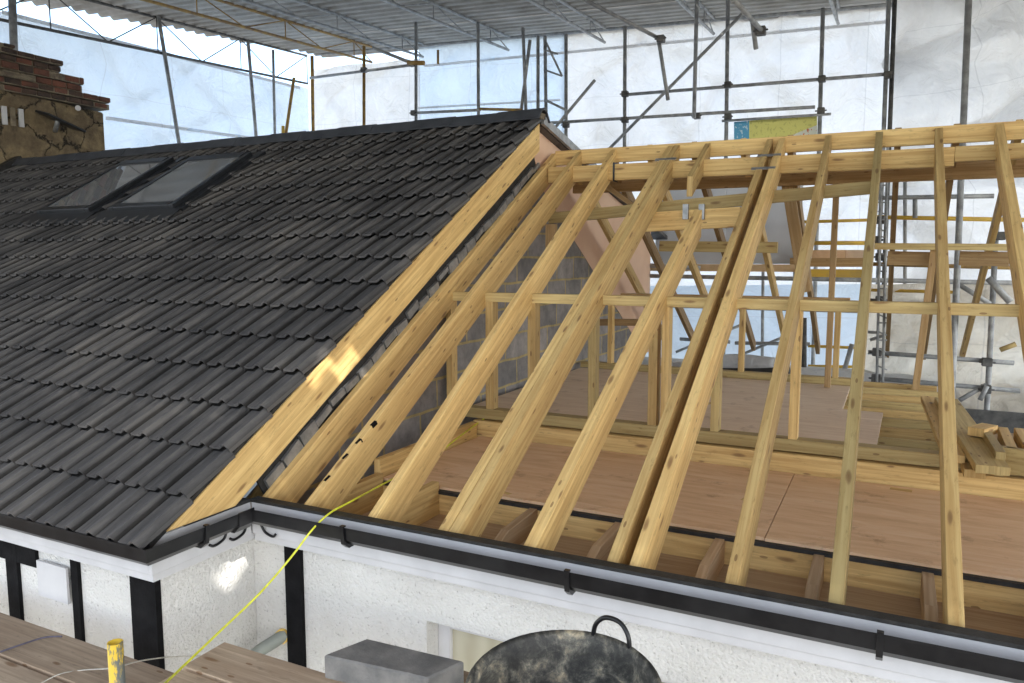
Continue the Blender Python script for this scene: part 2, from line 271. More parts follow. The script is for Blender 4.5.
# yellow scaffold tube with flaked paint
m, n, b = mat('flaked_paint'); tc = N(n, 'ShaderNodeTexCoord'); mp = N(n, 'ShaderNodeMapping'); mp.inputs['Scale'].default_value = (1, 1, .35); L(n, tc.outputs['Object'], mp.inputs[0])
g = N(n, 'ShaderNodeTexNoise', Scale=26, Detail=5, Roughness=.7); L(n, mp.outputs[0], g.inputs['Vector'])
r = ramp(n, g.outputs[0], [(.44, (.13, .14, .13)), (.50, (.30, .24, .10)), (.53, (.72, .48, .04))]); L(n, r.outputs[0], b.inputs['Base Color']); b.inputs['Roughness'].default_value = .5; M['flaked'] = m
# banner: yellow with a blue square and a slanting white corner carrying a red scribble of lettering
m, n, b = mat('banner_print'); uv = N(n, 'ShaderNodeUVMap'); s = N(n, 'ShaderNodeSeparateXYZ'); L(n, uv.outputs[0], s.inputs[0])
u_, v_ = s.outputs[0], s.outputs[1]
mp = N(n, 'ShaderNodeMapping'); mp.inputs['Scale'].default_value = (34, 7, 1); L(n, uv.outputs[0], mp.inputs[0])
sg = N(n, 'ShaderNodeTexNoise', Scale=1, Detail=2, Roughness=.5); L(n, mp.outputs[0], sg.inputs['Vector'])
ink = mathn(n, 'GREATER_THAN', sg.outputs[0], .60)
base = mixc(n, mathn(n, 'MULTIPLY', ink, .5), (.78, .74, .22), (.50, .47, .12))
slant = mathn(n, 'GREATER_THAN', mathn(n, 'SUBTRACT', mathn(n, 'MULTIPLY', u_, .95), v_), .32)
wcol = mixc(n, ink, (.78, .78, .66), (.66, .20, .08)); base = mixc(n, slant, base, wcol)
blue = mathn(n, 'LESS_THAN', u_, .19); bcol = mixc(n, ink, (.12, .42, .66), (.55, .75, .85)); base = mixc(n, blue, base, bcol)
L(n, base, b.inputs['Base Color']); b.inputs['Roughness'].default_value = .6; M['banner'] = m

# ------------------------------------------------------------------ mesh building
class MB:
    def __init__(s): s.v = []; s.f = []; s.uv = []; s.sm = []
    def face(s, pts, uvs=None, smooth=False):
        i = len(s.v); s.v += [Vector(p) for p in pts]; s.f.append(list(range(i, i + len(pts))))
        s.uv.append(uvs or [(0, 0)] * len(pts)); s.sm.append(smooth); return s
    def stick(s, P, Q, w, d, side=None, anchor=(0.5, 0.0), cut0=None, cut1=None):
        """Sawn section from P to Q. w along 'side', d downwards from it. anchor = where P lies in the section
        (0..1 across w, 0..1 down from the top face). cut0/cut1: plane (point, normal) the end is cut to."""
        P = Vector(P); Q = Vector(Q); a = (Q - P).normalized()
        side = Vector(side) if side else Vector((a.y, -a.x, 0))
        if side.length < 1e-4: side = Vector((1, 0, 0))
        side = (side - a * side.dot(a)).normalized(); dn = a.cross(side)
        if dn.z > 0 or (abs(dn.z) < 1e-4 and dn.y > 0): dn = -dn
        Ln = (Q - P).length; u0 = random.random() * 20; v0 = random.random() * 20
        cs = []
        for i, j in ((0, 0), (1, 0), (1, 1), (0, 1)):
            o = side * ((i - anchor[0]) * w) + dn * ((j - anchor[1]) * d)
            p, q = P + o, Q + o
            if cut0: c, nn = Vector(cut0[0]), Vector(cut0[1]); p = p + a * ((c - p).dot(nn) / a.dot(nn))
            if cut1: c, nn = Vector(cut1[0]), Vector(cut1[1]); q = q + a * ((c - q).dot(nn) / a.dot(nn))
            cs.append((p, q))
        v = v0
        for k in range(4):
            (p, q), (p2, q2) = cs[k], cs[(k + 1) % 4]; wd = w if k % 2 == 0 else d
            up, uq, up2, uq2 = [(x - P).dot(a) + u0 for x in (p, q, p2, q2)]
            s.face([p, p2, q2, q], [(up, v), (up2, v + wd), (uq2, v + wd), (uq, v)]); v += wd
        s.face([c[0] for c in cs][::-1], [(u0 + .02, v0), (u0 + .025, v0 + w), (u0 + .03, v0 + w), (u0 + .03, v0)])
        s.face([c[1] for c in cs], [(u0 + .02, v0), (u0 + .025, v0 + w), (u0 + .03, v0 + w), (u0 + .03, v0)])
        return s
    def box(s, x0, x1, y0, y1, z0, z1):
        L_ = x1 - x0 >= y1 - y0
        if L_: return s.stick((x0, (y0 + y1) / 2, z1), (x1, (y0 + y1) / 2, z1), y1 - y0, z1 - z0, side=(0, 1, 0))
        return s.stick(((x0 + x1) / 2, y0, z1), ((x0 + x1) / 2, y1, z1), x1 - x0, z1 - z0, side=(1, 0, 0))
    def tube(s, P, Q, r, n=10, r2=None, cap=True):
        P = Vector(P); Q = Vector(Q); a = (Q - P).normalized(); r2 = r if r2 is None else r2
        u = a.orthogonal().normalized(); w = a.cross(u)
        A = [P + (u * math.cos(t) + w * math.sin(t)) * r for t in [2 * math.pi * k / n for k in range(n)]]
        B = [Q + (u * math.cos(t) + w * math.sin(t)) * r2 for t in [2 * math.pi * k / n for k in range(n)]]
        for k in range(n): s.face([A[k], A[(k + 1) % n], B[(k + 1) % n], B[k]], None, True)
        if cap: s.face(A[::-1]); s.face(B)
        return s
    def path(s, pts, r, n=8):
        pts = [Vector(p) for p in pts]
        # smooth through the points
        P = []
        for i in range(len(pts) - 1):
            p0, p1, p2, p3 = pts[max(i - 1, 0)], pts[i], pts[i + 1], pts[min(i + 2, len(pts) - 1)]
            for k in range(6):
                t = k / 6; P.append(0.5 * ((2 * p1) + (p2 - p0) * t + (2 * p0 - 5 * p1 + 4 * p2 - p3) * t * t + (3 * p1 - p0 - 3 * p2 + p3) * t ** 3))
        P.append(pts[-1]); rings = []; u = None
        for i, p in enumerate(P):
            a = (P[min(i + 1, len(P) - 1)] - P[max(i - 1, 0)]).normalized()
            u = a.orthogonal().normalized() if u is None else (u - a * u.dot(a)).normalized(); w = a.cross(u)
            rings.append([p + (u * math.cos(t) + w * math.sin(t)) * r for t in [2 * math.pi * k / n for k in range(n)]])
        for A, B in zip(rings, rings[1:]):
            for k in range(n): s.face([A[k], A[(k + 1) % n], B[(k + 1) % n], B[k]], None, True)
        s.face(rings[0][::-1]); s.face(rings[-1]); return s
    def prism(s, poly, d):
        poly = [Vector(p) for p in poly]; d = Vector(d); q = [p + d for p in poly]
        s.face(poly[::-1], [(p.y + p.x, p.z) for p in poly[::-1]]); s.face(q, [(p.y + p.x, p.z) for p in q])
        for k in range(len(poly)):
            a, b_ = poly[k], poly[(k + 1) % len(poly)]; l = (b_ - a).length
            s.face([a, b_, b_ + d, a + d], [(0, 0), (l, 0), (l, d.length), (0, d.length)])
        return s
    def build(s, name, mt, parent=None, bevel=0.0, merge=True):
        me = bpy.data.meshes.new(name); base = Vector((0, 0, 0))
        up = Vector((0, 0, Z0)); vs = [v + up for v in s.v]
        if parent is None:
            lo = [min(v[i] for v in vs) for i in range(3)]; hi = [max(v[i] for v in vs) for i in range(3)]
            base = Vector(((lo[0] + hi[0]) / 2, (lo[1] + hi[1]) / 2, lo[2]))
        else:
            p = parent
            while p: base += p.location; p = p.parent
        me.from_pydata([v - base for v in vs], [], s.f)
        ul = me.uv_layers.new(name='UVMap'); i = 0
        for f, us in zip(s.f, s.uv):
            for c in us: ul.data[i].uv = c; i += 1
        for p, sm in zip(me.polygons, s.sm): p.use_smooth = sm
        if merge:
            bm = bmesh.new(); bm.from_mesh(me); bmesh.ops.remove_doubles(bm, verts=bm.verts, dist=1e-5); bmesh.ops.recalc_face_normals(bm, faces=bm.faces); bm.to_mesh(me); bm.free()
        me.materials.append(mt if not isinstance(mt, str) else M[mt])
        o = bpy.data.objects.new(name, me); col.objects.link(o)
        if parent is None: o.location = base
        else: o.parent = parent
        if bevel:
            bv = o.modifiers.new('edge', 'BEVEL'); bv.width = bevel; bv.segments = 1; bv.limit_method = 'ANGLE'
        return o
def tag(o, label=None, cat=None, group=None, kind=None):
    if label: o['label'] = label
    if cat: o['category'] = cat
    if group: o['group'] = group
    if kind: o['kind'] = kind
    return o
def empty(name, p, label, cat, group=None):
    o = bpy.data.objects.new(name, None); col.objects.link(o); o.location = Vector(p) + Vector((0, 0, Z0)); o.empty_display_size = .2
    return tag(o, label, cat, group)
def on_line(A, B, t): return Vector(A).lerp(Vector(B), t)

# ------------------------------------------------------------------ the ground
g = MB(); g.face([(-600, -600, -Z0), (600, -600, -Z0), (600, 600, -Z0), (-600, 600, -Z0)])
tag(g.build('ground', 'ground'), kind='structure')

# ------------------------------------------------------------------ the house: walls, tiled roof, gutter
house = empty('house', (-5, 5, -Z0), 'white rendered house with black timbers under a dark grey tiled roof', 'house')
XR = -2.90                                  # the roof's right edge
# walls (roughcast)
WF, WM, WX = 2.34, 2.94, -3.045               # wing front, main front, return wall
TOPW = -1.479
wing = MB(); wing.box(-11.5, WX, WF, WF + .3, -Z0, TOPW); wing.build('wall', 'roughcast', house)
ret = MB(); ret.box(WX - .3, WX + .004, WF + .301, WM + .3, -Z0, TOPW - .002); ret.build('wall', 'roughcast', house)
# main wall with a window opening
wx0, wx1, wz0, wz1 = -1.93, -.65, -2.95, -1.735
mw = MB(); mw.box(WX + .005, wx0, WM, WM + .3, -Z0, TOPW); mw.box(wx0 + .0005, wx1, WM, WM + .3, wz1, TOPW); mw.box(wx0 + .0005, wx1, WM, WM + .3, -Z0, wz0); mw.box(wx1 + .0005, 8, WM, WM + .3, -Z0, TOPW)
mw.build('wall', 'roughcast', house)
win = MB(); 
for a, b_, c, d in ((wx0, wx0 + .07, wz0, wz1), (wx1 - .07, wx1, wz0, wz1), (wx0 + .07, wx1 - .07, wz1 - .07, wz1), (wx0 + .07, wx1 - .07, wz0, wz0 + .07), (-1.33, -1.26, wz0 + .07, wz1 - .07)):
    win.box(a, b_, WM + .10, WM + .16, c, d)
wo = win.build('window', 'white_plastic', house, bevel=.004)
MB().box(wx0 + .07, wx1 - .07, WM + .125, WM + .135, wz0 + .07, wz1 - .07).build('pane', 'curtain', wo)
# back and right walls, so that the house stands from the side as well
MB().box(-11.5, 8, 10.6, 10.9, -Z0, -1.45).build('wall', 'roughcast', house)
MB().box(7.7, 8, WM + .31, 10.59, -Z0, -1.45).build('wall', 'roughcast', house)
# black painted timbers on the wing front
def strip(px0, py0, px1, py1, th=.02):
    a = aY(px0, py0, WF - th); b_ = aY(px1, py1, WF - th); s = MB(); s.box(min(a.x, b_.x), max(a.x, b_.x), WF - th, WF + .01, min(a.z, b_.z), max(a.z, b_.z)); return s
x_c = aY(141, 600, WF - .02).x
MB().box(aY(131, 600, WF - .02).x, WX + .006, WF - .022, WF + .01, -4, -1.476).build('black_timber', 'black_paint', house)
for px, wd in ((75, .055), (13, .10)):
    c = aY(px, 590, WF - .02).x
    MB().box(c - wd / 2, c + wd / 2, WF - .02, WF + .01, -4, -1.4765).build('black_timber', 'black_paint', house)
cL = aY(13, 590, WF - .02).x
MB().box(-11, aY(36, 570, WF - .02).x, WF - .019, WF + .01, -1.62, -1.4768).build('black_timber', 'black_paint', house)
MB().box(aY(36, 570, WF).x + .001, x_c - .086, WF - .018, WF + .01, -1.495, -1.4769).build('black_timber', 'black_paint', house)
a = aY(37, 558, WF - .03); b_ = aY(69, 604, WF - .03)
MB().box(a.x, b_.x, WF - .035, WF - .0225, b_.z, a.z - .01).build('white_panel', 'white_board', house)
# black timber beside the window wall and thin corner line
a = aY(284, 540, WM - .02); b_ = aY(300, 540, WM - .02)
MB().box(a.x, b_.x, WM - .022, WM + .01, -5, -1.475).build('black_timber', 'black_paint', house)
# fascias (white) : main front, return, wing front
FM, FX, FWg = 2.86, -2.945, 2.235
fa = MB(); fa.box(FX, 8, FM - .02, FM, -1.435, -1.262); fa.build('fascia', 'white_plastic', house, bevel=.003)
fa = MB(); fa.box(FX - .02, FX, FWg, FM - .0205, -1.435, -1.262); fa.build('fascia', 'white_plastic', house, bevel=.003)
fa = MB(); fa.box(-11.3, FX - .0205, FWg, FWg + .02, -1.435, -1.262); fa.build('fascia', 'white_plastic', house, bevel=.003)
so_ = MB(); so_.box(FX - .0, 8, FM + .0005, WM + .02, -1.477, -1.4355); so_.box(-11.3, FX - .0205, FWg + .0205, WF + .02, -1.477, -1.4355); so_.box(WX - .05, FX - .021, WF + .0205, FM + .1, -1.477, -1.436); so_.build('soffit', 'white_plastic', house)
# felt strip over the fascia top
fe = MB(); fe.box(FX, 8, FM - .026, FM + .03, -1.262, -1.247); fe.build('eaves_felt', 'membrane', house)
fe = MB(); fe.box(FX - .05, FX + .006, 2.42, FM - .027, -1.2615, -1.246); fe.build('eaves_felt', 'membrane', house)
# gutters: squared-off half-round trough with a rolled lip; a mitre at each corner
prof = [(o_ * .86, z_) for o_, z_ in [(0.0, -.052), (0.004, -.058), (0.03, -.078), (0.075, -.080), (0.105, -.055), (0.112, -.0), (0.118, .004), (0.118, -.006), (0.111, -.06), (0.078, -.087), (0.028, -.085), (-.002, -.06)]]
GZ = -1.262
path_pts = [((8.0, FM - .021), (0, -1)), ((FX, FM - .021), None), ((FX + 0.0, FWg - .001), None), ((-11.3, FWg - .001), (0, -1))]
def gpt(i, o, z):   # offset the trough outward at each corner
    if i == 0: return (8.0, FM - .021 - o, GZ + z)
    if i == 1: return (FX + .001 + o, FM - .021 - o, GZ + z)
    if i == 2: return (FX + .001 + o, FWg - .001 - o, GZ + z)
    return (-11.3, FWg - .001 - o, GZ + z)
for seg in range(3):
    gm = MB()
    for k in range(len(prof)):
        (o1, z1), (o2, z2) = prof[k], prof[(k + 1) % len(prof)]
        gm.face([gpt(seg, o1, z1), gpt(seg + 1, o1, z1), gpt(seg + 1, o2, z2), gpt(seg, o2, z2)])
    go = gm.build('gutter', 'black_plastic', house)
    # brackets below the trough
    A, B = Vector(gpt(seg, 0, 0)), Vector(gpt(seg + 1, 0, 0)); ln = (B - A).length; k = max(1, int(ln / 1.1))
    for q in range(1, k + 1):
        t = q / (k + .6); p = A.lerp(B, t)
        if p.x > 1.2 or p.x < -6: continue
        br = MB(); ax = (B - A).normalized() * .011; out = (Vector(gpt(seg, .1, 0)) - Vector(gpt(seg, 0, 0))); out = Vector((0, -1, 0)) if seg != 1 else Vector((1, 0, 0))
        pr_ = [(0.0, -.09), (.02, -.105), (.08, -.106), (.118, -.08), (.128, -.02), (.128, .012), (.105, .012), (.105, .006), (.1185, .006), (.1185, -.02), (.112, -.07), (.078, -.088), (.028, -.086), (.0, -.062)]
        br.prism([p - ax + out * o * .86 + Vector((0, 0, z)) for o, z in pr_], ax * 2); br.build('bracket', 'black_plastic', go)
    if seg == 1:
        for t in (.78,):   # the joint piece
            p = A.lerp(B, .30); jm = MB(); jm.prism([p + Vector((o * .86, 0, z)) for o, z in [(-.001, -.055), (.0, -.09), (.03, -.1), (.08, -.1), (.122, -.065), (.125, .008), (.117, .008), (.116, -.06), (.078, -.0885), (.028, -.0865), (.0, -.06)]], (0, .1, 0)); jm.build('gutter_union', 'black_plastic', go)
# hooks left hanging under the fascia near the inner corner
for px, py in ((219, 537), (239, 531)):
    p = aX(px, py, FX + .02); hk = MB(); hk.path([p + Vector((0, .05, .02)), p + Vector((0, .03, -.02)), p + Vector((0, -.03, -.035)), p + Vector((0, -.06, -.02))], .007); hk.build('gutter_hook', 'black_plastic', house)
p = aY(268, 529, FM - .04); hk = MB(); hk.path([p + Vector((-.05, 0, .02)), p + Vector((-.02, 0, -.02)), p + Vector((.03, 0, -.035)), p + Vector((.05, 0, -.02))], .007); hk.build('gutter_hook', 'black_plastic', house)

# --- tiles
YE, YR = 2.16, 6.40; X0 = -10.9; NC = 16; NT = 27
cT = 1 / math.sqrt(1 + TT * TT); SL = (YR - YE) / cT; GA = SL / NC
def tz(y): return -1.285 + (y - 2.182) * TT
nrm = Vector((0, -TT * cT, cT))
# profile over one 0.3 m tile, two rolls
PR = [(0.0, .0), (.006, .014), (.022, .034), (.040, .031), (.056, .014), (.072, .006), (.11, .004), (.136, .006), (.142, -.014), (.152, -.014), (.157, .016), (.172, .034), (.190, .031), (.206, .014), (.222, .006), (.26, .004), (.288, .006), (.292, -.014), (.2995, -.014)]
PR = [(.2995 - x_, h_) for x_, h_ in PR][::-1]
tl = MB(); tW = 0.2963
NT = int((XR - X0) / tW) + 1
for c in range(NC):
    s0, s1 = c * GA, (c + 1) * GA + .012
    for t in range(NT):
        xa = XR - (t + 1) * tW
        jit = random.uniform(-.006, .006); lift = random.uniform(0, .005)
        rows = []
        for (sv, hb) in ((s0 + jit, .040 + lift), (s1, .002)):
            rows.append([Vector((xa + px_ * tW / .3, YE + sv * cT, tz(YE + sv * cT))) + nrm * (hb + h_) for px_, h_ in PR])
        lip = None
        lip = [v_ - nrm * .013 for v_ in rows[0]]; back = [v_ - nrm * (.016 + .022) + Vector((0, .11 * cT, .11 * TT * cT)) for v_ in rows[0]]
        for k in range(len(PR) - 1):
            u0, u1 = t + .02 + .96 * PR[k][0] / .3, t + .02 + .96 * PR[k + 1][0] / .3
            tl.face([rows[0][k], rows[0][k + 1], rows[1][k + 1], rows[1][k]], [(u0, c + .02), (u1, c + .02), (u1, c + .97), (u0, c + .97)], False)
            tl.face([lip[k], lip[k + 1], rows[0][k + 1], rows[0][k]], [(u0, c + .02), (u1, c + .02), (u1, c + .03), (u0, c + .03)])
            tl.face([back[k], back[k + 1], lip[k + 1], lip[k]], [(u0, c + .02), (u1, c + .02), (u1, c + .03), (u0, c + .03)])
        if t == 0:   # closed right edge
            a, b_, d_, e = rows[0][-1], rows[1][-1], rows[1][-1] - nrm * .02, rows[0][-1] - nrm * .022
            tl.face([a, b_, d_, e], [(.9, c + .1)] * 4)
tl.build('tile_roof', 'tile', house, merge=False)
# decking below the tiles (battens and felt read as one dark sheet), rear slope likewise in smooth tiles
dk = MB(); th = Vector((0, 0, -.05)); 
A = Vector((XR + .0 - .03, YE + .06, tz(YE + .06) - .012)); B = Vector((XR - .03, YR, tz(YR) - .012)); C_ = Vector((X0, YR, B.z)); D = Vector((X0, YE + .06, A.z))
dk.prism([A, B, C_, D], (0, 0, -.03)); dk.build('roof_felt', 'membrane', house)
rs = MB(); zt = tz(YR) + .02; A = Vector((XR - .04, YR, zt)); B = Vector((XR - .04, 10.9, zt - 4.5 * .21)); rs.prism([A, B, Vector((X0, B.y, B.z)), Vector((X0, A.y, A.z))], (0, 0, -.05)); rs.build('rear_slope', 'tile', house)
# ridge caps
rc = MB(); nk = 17; lenk = (XR + .03 - (-10.72)) / nk
for k in range(nk):
    xa = XR + .03 - k * lenk; xb = xa - lenk - .02; z = tz(YR) + .075 + (.0 if k % 2 else .006)
    pf = [(-.14, -.095), (-.055, .0), (.0, .018), (.055, .0), (.14, -.095), (.12, -.10), (.05, -.02), (0, 0), (-.05, -.02), (-.12, -.10)]
    o_ = MB(); o_.prism([(xa, YR + y_, z + z_) for y_, z_ in pf], (xb - xa + .016, 0, 0)); o_.build('ridge_cap', 'ridge', house, bevel=.004)
# end filler at the ridge, flashing at the chimney side
MB().stick((XR - .03, YR, tz(YR) + .05), (XR + .015, YR, tz(YR) + .05), .10, .05, side=(0, 1, 0)).build('ridge_end', 'mortar', house)
fl_ = MB(); fl_.stick((-10.69, 3.5, tz(3.5) + .13), (-10.69, YR, tz(YR) + .13), .16, .16, side=(1, 0, 0)); fl_.build('flashing', 'membrane', house)
# verge board: broad pale board just under the tile edge
vb = MB(); A = Vector((XR - .02, 2.48, -1.262 + .04)); B = Vector((XR - .02, 6.36, tz(6.36) - .035)); A = Vector((XR - .02, 2.30, tz(2.30) - .035))
vb.stick(A, B, .045, .21, side=(1, 0, 0), anchor=(1, 0), cut0=((0, 0, -1.246), (0, 0, 1)), cut1=((0, 6.40, 0), (0, 1, 0))); vb.build('verge_board', 'pine', house, bevel=.002)
vc = MB(); A = Vector((XR + .0, YR + .03, tz(YR) + .035)); B = Vector((XR + .0, 10.3, tz(YR) + .035 - 3.87 * .21)); vc.stick(A, B, .03, .075, side=(1, 0, 0)); vc.build('verge_trim', 'lead', house)
# flashing between verge board and first rafter
fl_ = MB()
for k in range(26):
    y0 = 2.95 + k * .135; z0 = -1.268 + (y0 - 2.9) * TF + .01 + random.uniform(-.015, .02)
    fl_.stick((-2.955, y0, z0 + .06), (-2.955, y0 + .125, z0 + .06 + .125 * TF + random.uniform(-.02, .02)), .02, .03 + random.uniform(0, .05), side=(1, 0, 0))
fl_.build('flashing', 'lead', house)
MB().stick((-2.975, 2.875, -1.256 + .145), (-2.975, 6.38, -1.256 + .17 + 3.46 * TF), .012, .26, side=(1, 0, 0)).build('roof_felt', 'membrane', house)
# gable of grey blocks under the slope
by = lambda y: min(-1.268 + (y - 2.9) * TF - .10, .53 - (y - 6.86) * .57)
gw = MB(); pts = [(2.97, -1.9), (2.97, by(2.97) - .06), (6.46, by(6.46)), (6.54, by(6.54)), (9.85, by(9.85)), (9.85, -1.9)]
gw.prism([(-3.20, y, z) for y, z in pts], (.195, 0, 0)); gw.build('block_gable', 'blocks', house)
# pink sheathing of the rear dormer cheek
zc = lambda y: tz(YR) - .035 - (y - YR) * .21
ck = MB(); ck.prism([(-3.06, y, z) for y, z in [(6.43, by(6.43) - .02), (6.43, zc(6.43)), (10.30, zc(10.30)), (10.30, -1.3), (9.8, -1.3), (9.8, by(9.8) + .02), (6.6, by(6.6) + .01)]], (.05, 0, 0)); ck.build('sheathing_board', 'insul', house)

# --- roof windows
def skylight(x0, x1, y0, y1, lab):
    def P(x, y, h): return Vector((x, y, tz(y))) + nrm * h
    f = MB(); H = .105; wdt = .065
    f.stick(P(x0, y0, H), P(x0, y1, H), wdt, .12, side=(1, 0, 0), anchor=(0, 0)); f.stick(P(x1, y0, H), P(x1, y1, H), wdt, .12, side=(1, 0, 0), anchor=(1, 0))
    sd = Vector((0, cT, TT * cT))
    f.stick(P(x0 + wdt, y0, H + .002), P(x1 - wdt, y0, H + .002), .085, .12, side=sd, anchor=(0, 0)); f.stick(P(x0 + wdt, y1, H + .006), P(x1 - wdt, y1, H + .006), .11, .13, side=sd, anchor=(1, 0))
    fo = f.build('skylight', 'dark_metal', house, bevel=.006); tag(fo, lab)
    g_ = MB(); g_.prism([P(x0 + wdt - .01, y0 + .06, H - .020), P(x1 - wdt + .01, y0 + .06, H - .020), P(x1 - wdt + .01, y1 - .08, H - .020), P(x0 + wdt - .01, y1 - .08, H - .020)], nrm * .012); g_.build('pane', 'glass', fo)
    a_ = MB(); a_.prism([P(x0 - .10, y0 - .16, .050), P(x1 + .10, y0 - .16, .050), P(x1 + .10, y0 - .002, .066), P(x0 - .10, y0 - .002, .066)], nrm * .006)
    a_.stick(P(x0 - .045, y0, .065), P(x0 - .045, y1 + .08, .065), .085, .03, side=(1, 0, 0)); a_.stick(P(x1 + .045, y0, .065), P(x1 + .045, y1 + .08, .065), .085, .03, side=(1, 0, 0)); a_.build('apron', 'dark_metal', fo)
skylight(-8.00, -7.16, 4.99, 6.03, 'roof window nearer the chimney')
skylight(-6.86, -5.96, 4.99, 5.99, 'roof window farther from the chimney')

# ------------------------------------------------------------------ bare timber roof
frame = empty('timber_roof_frame', (-1, 6, -1.6), 'bare pale pine roof skeleton with rafters, ridge and stud wall', 'roof frame')
SX = (1, 0, 0)
def rafter(pf, pt, w_=.047, d_=.145, mt='pine', lab=None, ext=0.0, off=0):
    A = rf(*pf, off); B = rf(*pt, off); A = Vector((A.x, 2.915, -1.268 + off + (2.915 - 2.9) * TF)) if ext == 0 else A
    o = MB().stick(A, B, w_, d_, side=SX, anchor=(0, 0), cut0=((0, 2.915, 0), (0, 1, 0)), cut1=((0, B.y, 0), (0, 1, 0))).build('rafter', mt, frame, bevel=.002)
    if lab: o['label'] = lab
    return o
def rafter_x(xf, xt, w_=.047, d_=.185, mt='pine', y1=6.777, lab=None):
    zt = lambda y: -1.268 + (y - 2.9) * TF
    sag = random.uniform(-.004, .01)
    o = MB().stick((xf, 2.915, zt(2.915)), (xt, y1, zt(y1)), w_, d_, side=SX, anchor=(0, 0), cut0=((0, 2.915, 0), (0, 1, 0)), cut1=((0, y1, 0), (0, 1, 0))).build('rafter', mt, frame, bevel=.002)
    if lab: o['label'] = lab
    return o
fx = lambda x, y: rf(x, y).x
rafter_x(-2.945, -2.965, lab='rafter against the tiled roof edge')
rafter_x(fx(303, 505), fx(581, 147), lab='rafter with dark notches near its foot')
rafter_x(fx(367, 517), fx(613, 147))
rafter_x(fx(436, 533), fx(670, 142), .054, .186); rafter_x(fx(436, 533) + .0565, fx(670, 142) + .0565, .052, .184)
rafter_x(fx(523, 546), fx(694, 210), .060, .17, y1=rf(694, 210).y, lab='short rafter stopping at the trimmer')
rafter_x(fx(605, 565), fx(768, 137), .048); rafter_x(fx(605, 565) + .098, fx(768, 137) + .095, .052)
rafter_x(fx(723, 590), fx(826, 134), lab='bowed rafter right of the doubled pair')
rafter_x(fx(827, 612), fx(876, 131), .052, mt='pine_green', lab='smooth greenish rafter')
rafter_x(fx(948, 635), fx(935, 127), .052)
rafter_x(.60, fx(995, 123), .055)
rafter_x(1.0, .98)
rafter_x(1.4, 1.38)
# jack rafter between trimmer and ridge
A = rf(706, 190); zt = lambda y: -1.268 + (y - 2.9) * TF
MB().stick((-1.50, 6.20, zt(6.20)), (-1.49, 6.777, zt(6.777)), .047, .14, side=SX, cut0=((0, 6.2, 0), (0, 1, 0)), cut1=((0, 6.777, 0), (0, 1, 0))).build('jack_rafter', 'pine', frame, bevel=.002)
# dark notches cut in the second rafter
for k, (px, py) in enumerate(((327, 478), (345, 456), (358, 441), (373, 423))):
    p = rf(px, py); s_ = MB().stick(p + Vector((-.001, -.020, -.010)), p + Vector((.006, .016, .011)), .018, .022, side=SX); s_.build('notch', 'black_paint', frame)
# ridge board, ridge beams
MB().stick((-2.93, 6.80, 1.012), (2.0, 6.80, 1.0), .042, .132, side=(0, 1, 0)).build('ridge_board', 'pine', frame, bevel=.002)
MB().stick((-2.90, 6.585, .835), (0.36, 6.585, .815), .07, .140, side=(0, 1, 0)).build('ridge_beam', 'pine', frame, bevel=.002)
MB().stick((0.362, 6.587, .817), (2.0, 6.587, .81), .07, .110, side=(0, 1, 0)).build('ridge_beam', 'pine', frame, bevel=.002)
MB().stick((-2.88, 7.13, .80), (2.0, 7.13, .78), .05, .16, side=(0, 1, 0)).build('ridge_beam', 'pine_brown', frame, bevel=.002)
# trimmer with the joist hangers, and the long board above it
A = aY(643, 213, 6.17); B = aY(741, 207, 6.17)
MB().stick(A, B, .07, .155, side=(0, 1, 0)).build('trimmer', 'pine', frame, bevel=.002)
A = aY(549, 213, 6.27); B = aY(871, 181, 6.27)
MB().stick(A, B, .05, .095, side=(0, 1, 0)).build('tie_board', 'pine_green', frame, bevel=.002)
for px, py in ((686, 208), (702, 208), (751, 204)):
    p = aY(px, py, 6.125); hg = MB(); hg.box(p.x - .022, p.x + .022, 6.105, 6.134, p.z - .09, p.z + .03); hg.build('joist_hanger', 'lead', frame)
p = rf(762, 157, .006)
for q in (rf(764, 155, .004), rf(661, 159, .004), rf(758, 168, .004)): MB().stick(q + Vector((-.05, 0, 0)), q + Vector((.13, 0, .0)), .035, .008, side=(0, 1, TF)).build('metal_strap', 'lead', frame)
# black strap round the ridge beam
MB().box(-2.27, -2.255, 6.540, 6.63, .68, .845).build('strap', 'black_plastic', frame)
# rear rafters
zr = lambda y: 1.0 - (y - 6.86) * TF
for xr, xf, mt in ((-2.62, -2.62, 'pine'), (-2.2, -2.2, 'pine'), (-1.78, -1.78, 'pine'), (-.97, -.97, 'pine'), (-0.55, -.55, 'pine_brown')):
    pass
def rear(p0, p1, w_=.047, d_=.12, mt='pine'):
    A, B = rr(*p0, -.0), rr(*p1, -.0); A2 = A + (A - B).normalized() * 0.0
    MB().stick(Vector((A.x, 6.83, zr(6.83))), Vector((B.x, 10.5, zr(10.5))), w_, d_, side=SX, cut0=((0, 6.823, 0), (0, 1, 0))).build('rear_rafter', mt, frame, bevel=.002)
for x_, mt in ((-2.80, 'pine'), (-2.40, 'pine_brown'), (-2.02, 'pine'), (-1.62, 'pine_brown'), (-1.20, 'pine'), (-.82, 'pine_brown'), (-.02, 'pine_brown'), (.38, 'pine_brown'), (.78, 'pine')):
    dx = 0
    MB().stick((x_, 6.83, zr(6.83)), (x_ + dx, 10.5, zr(10.5)), .047, .12, side=SX, cut0=((0, 6.823, 0), (0, 1, 0))).build('rear_rafter', mt, frame, bevel=.002)
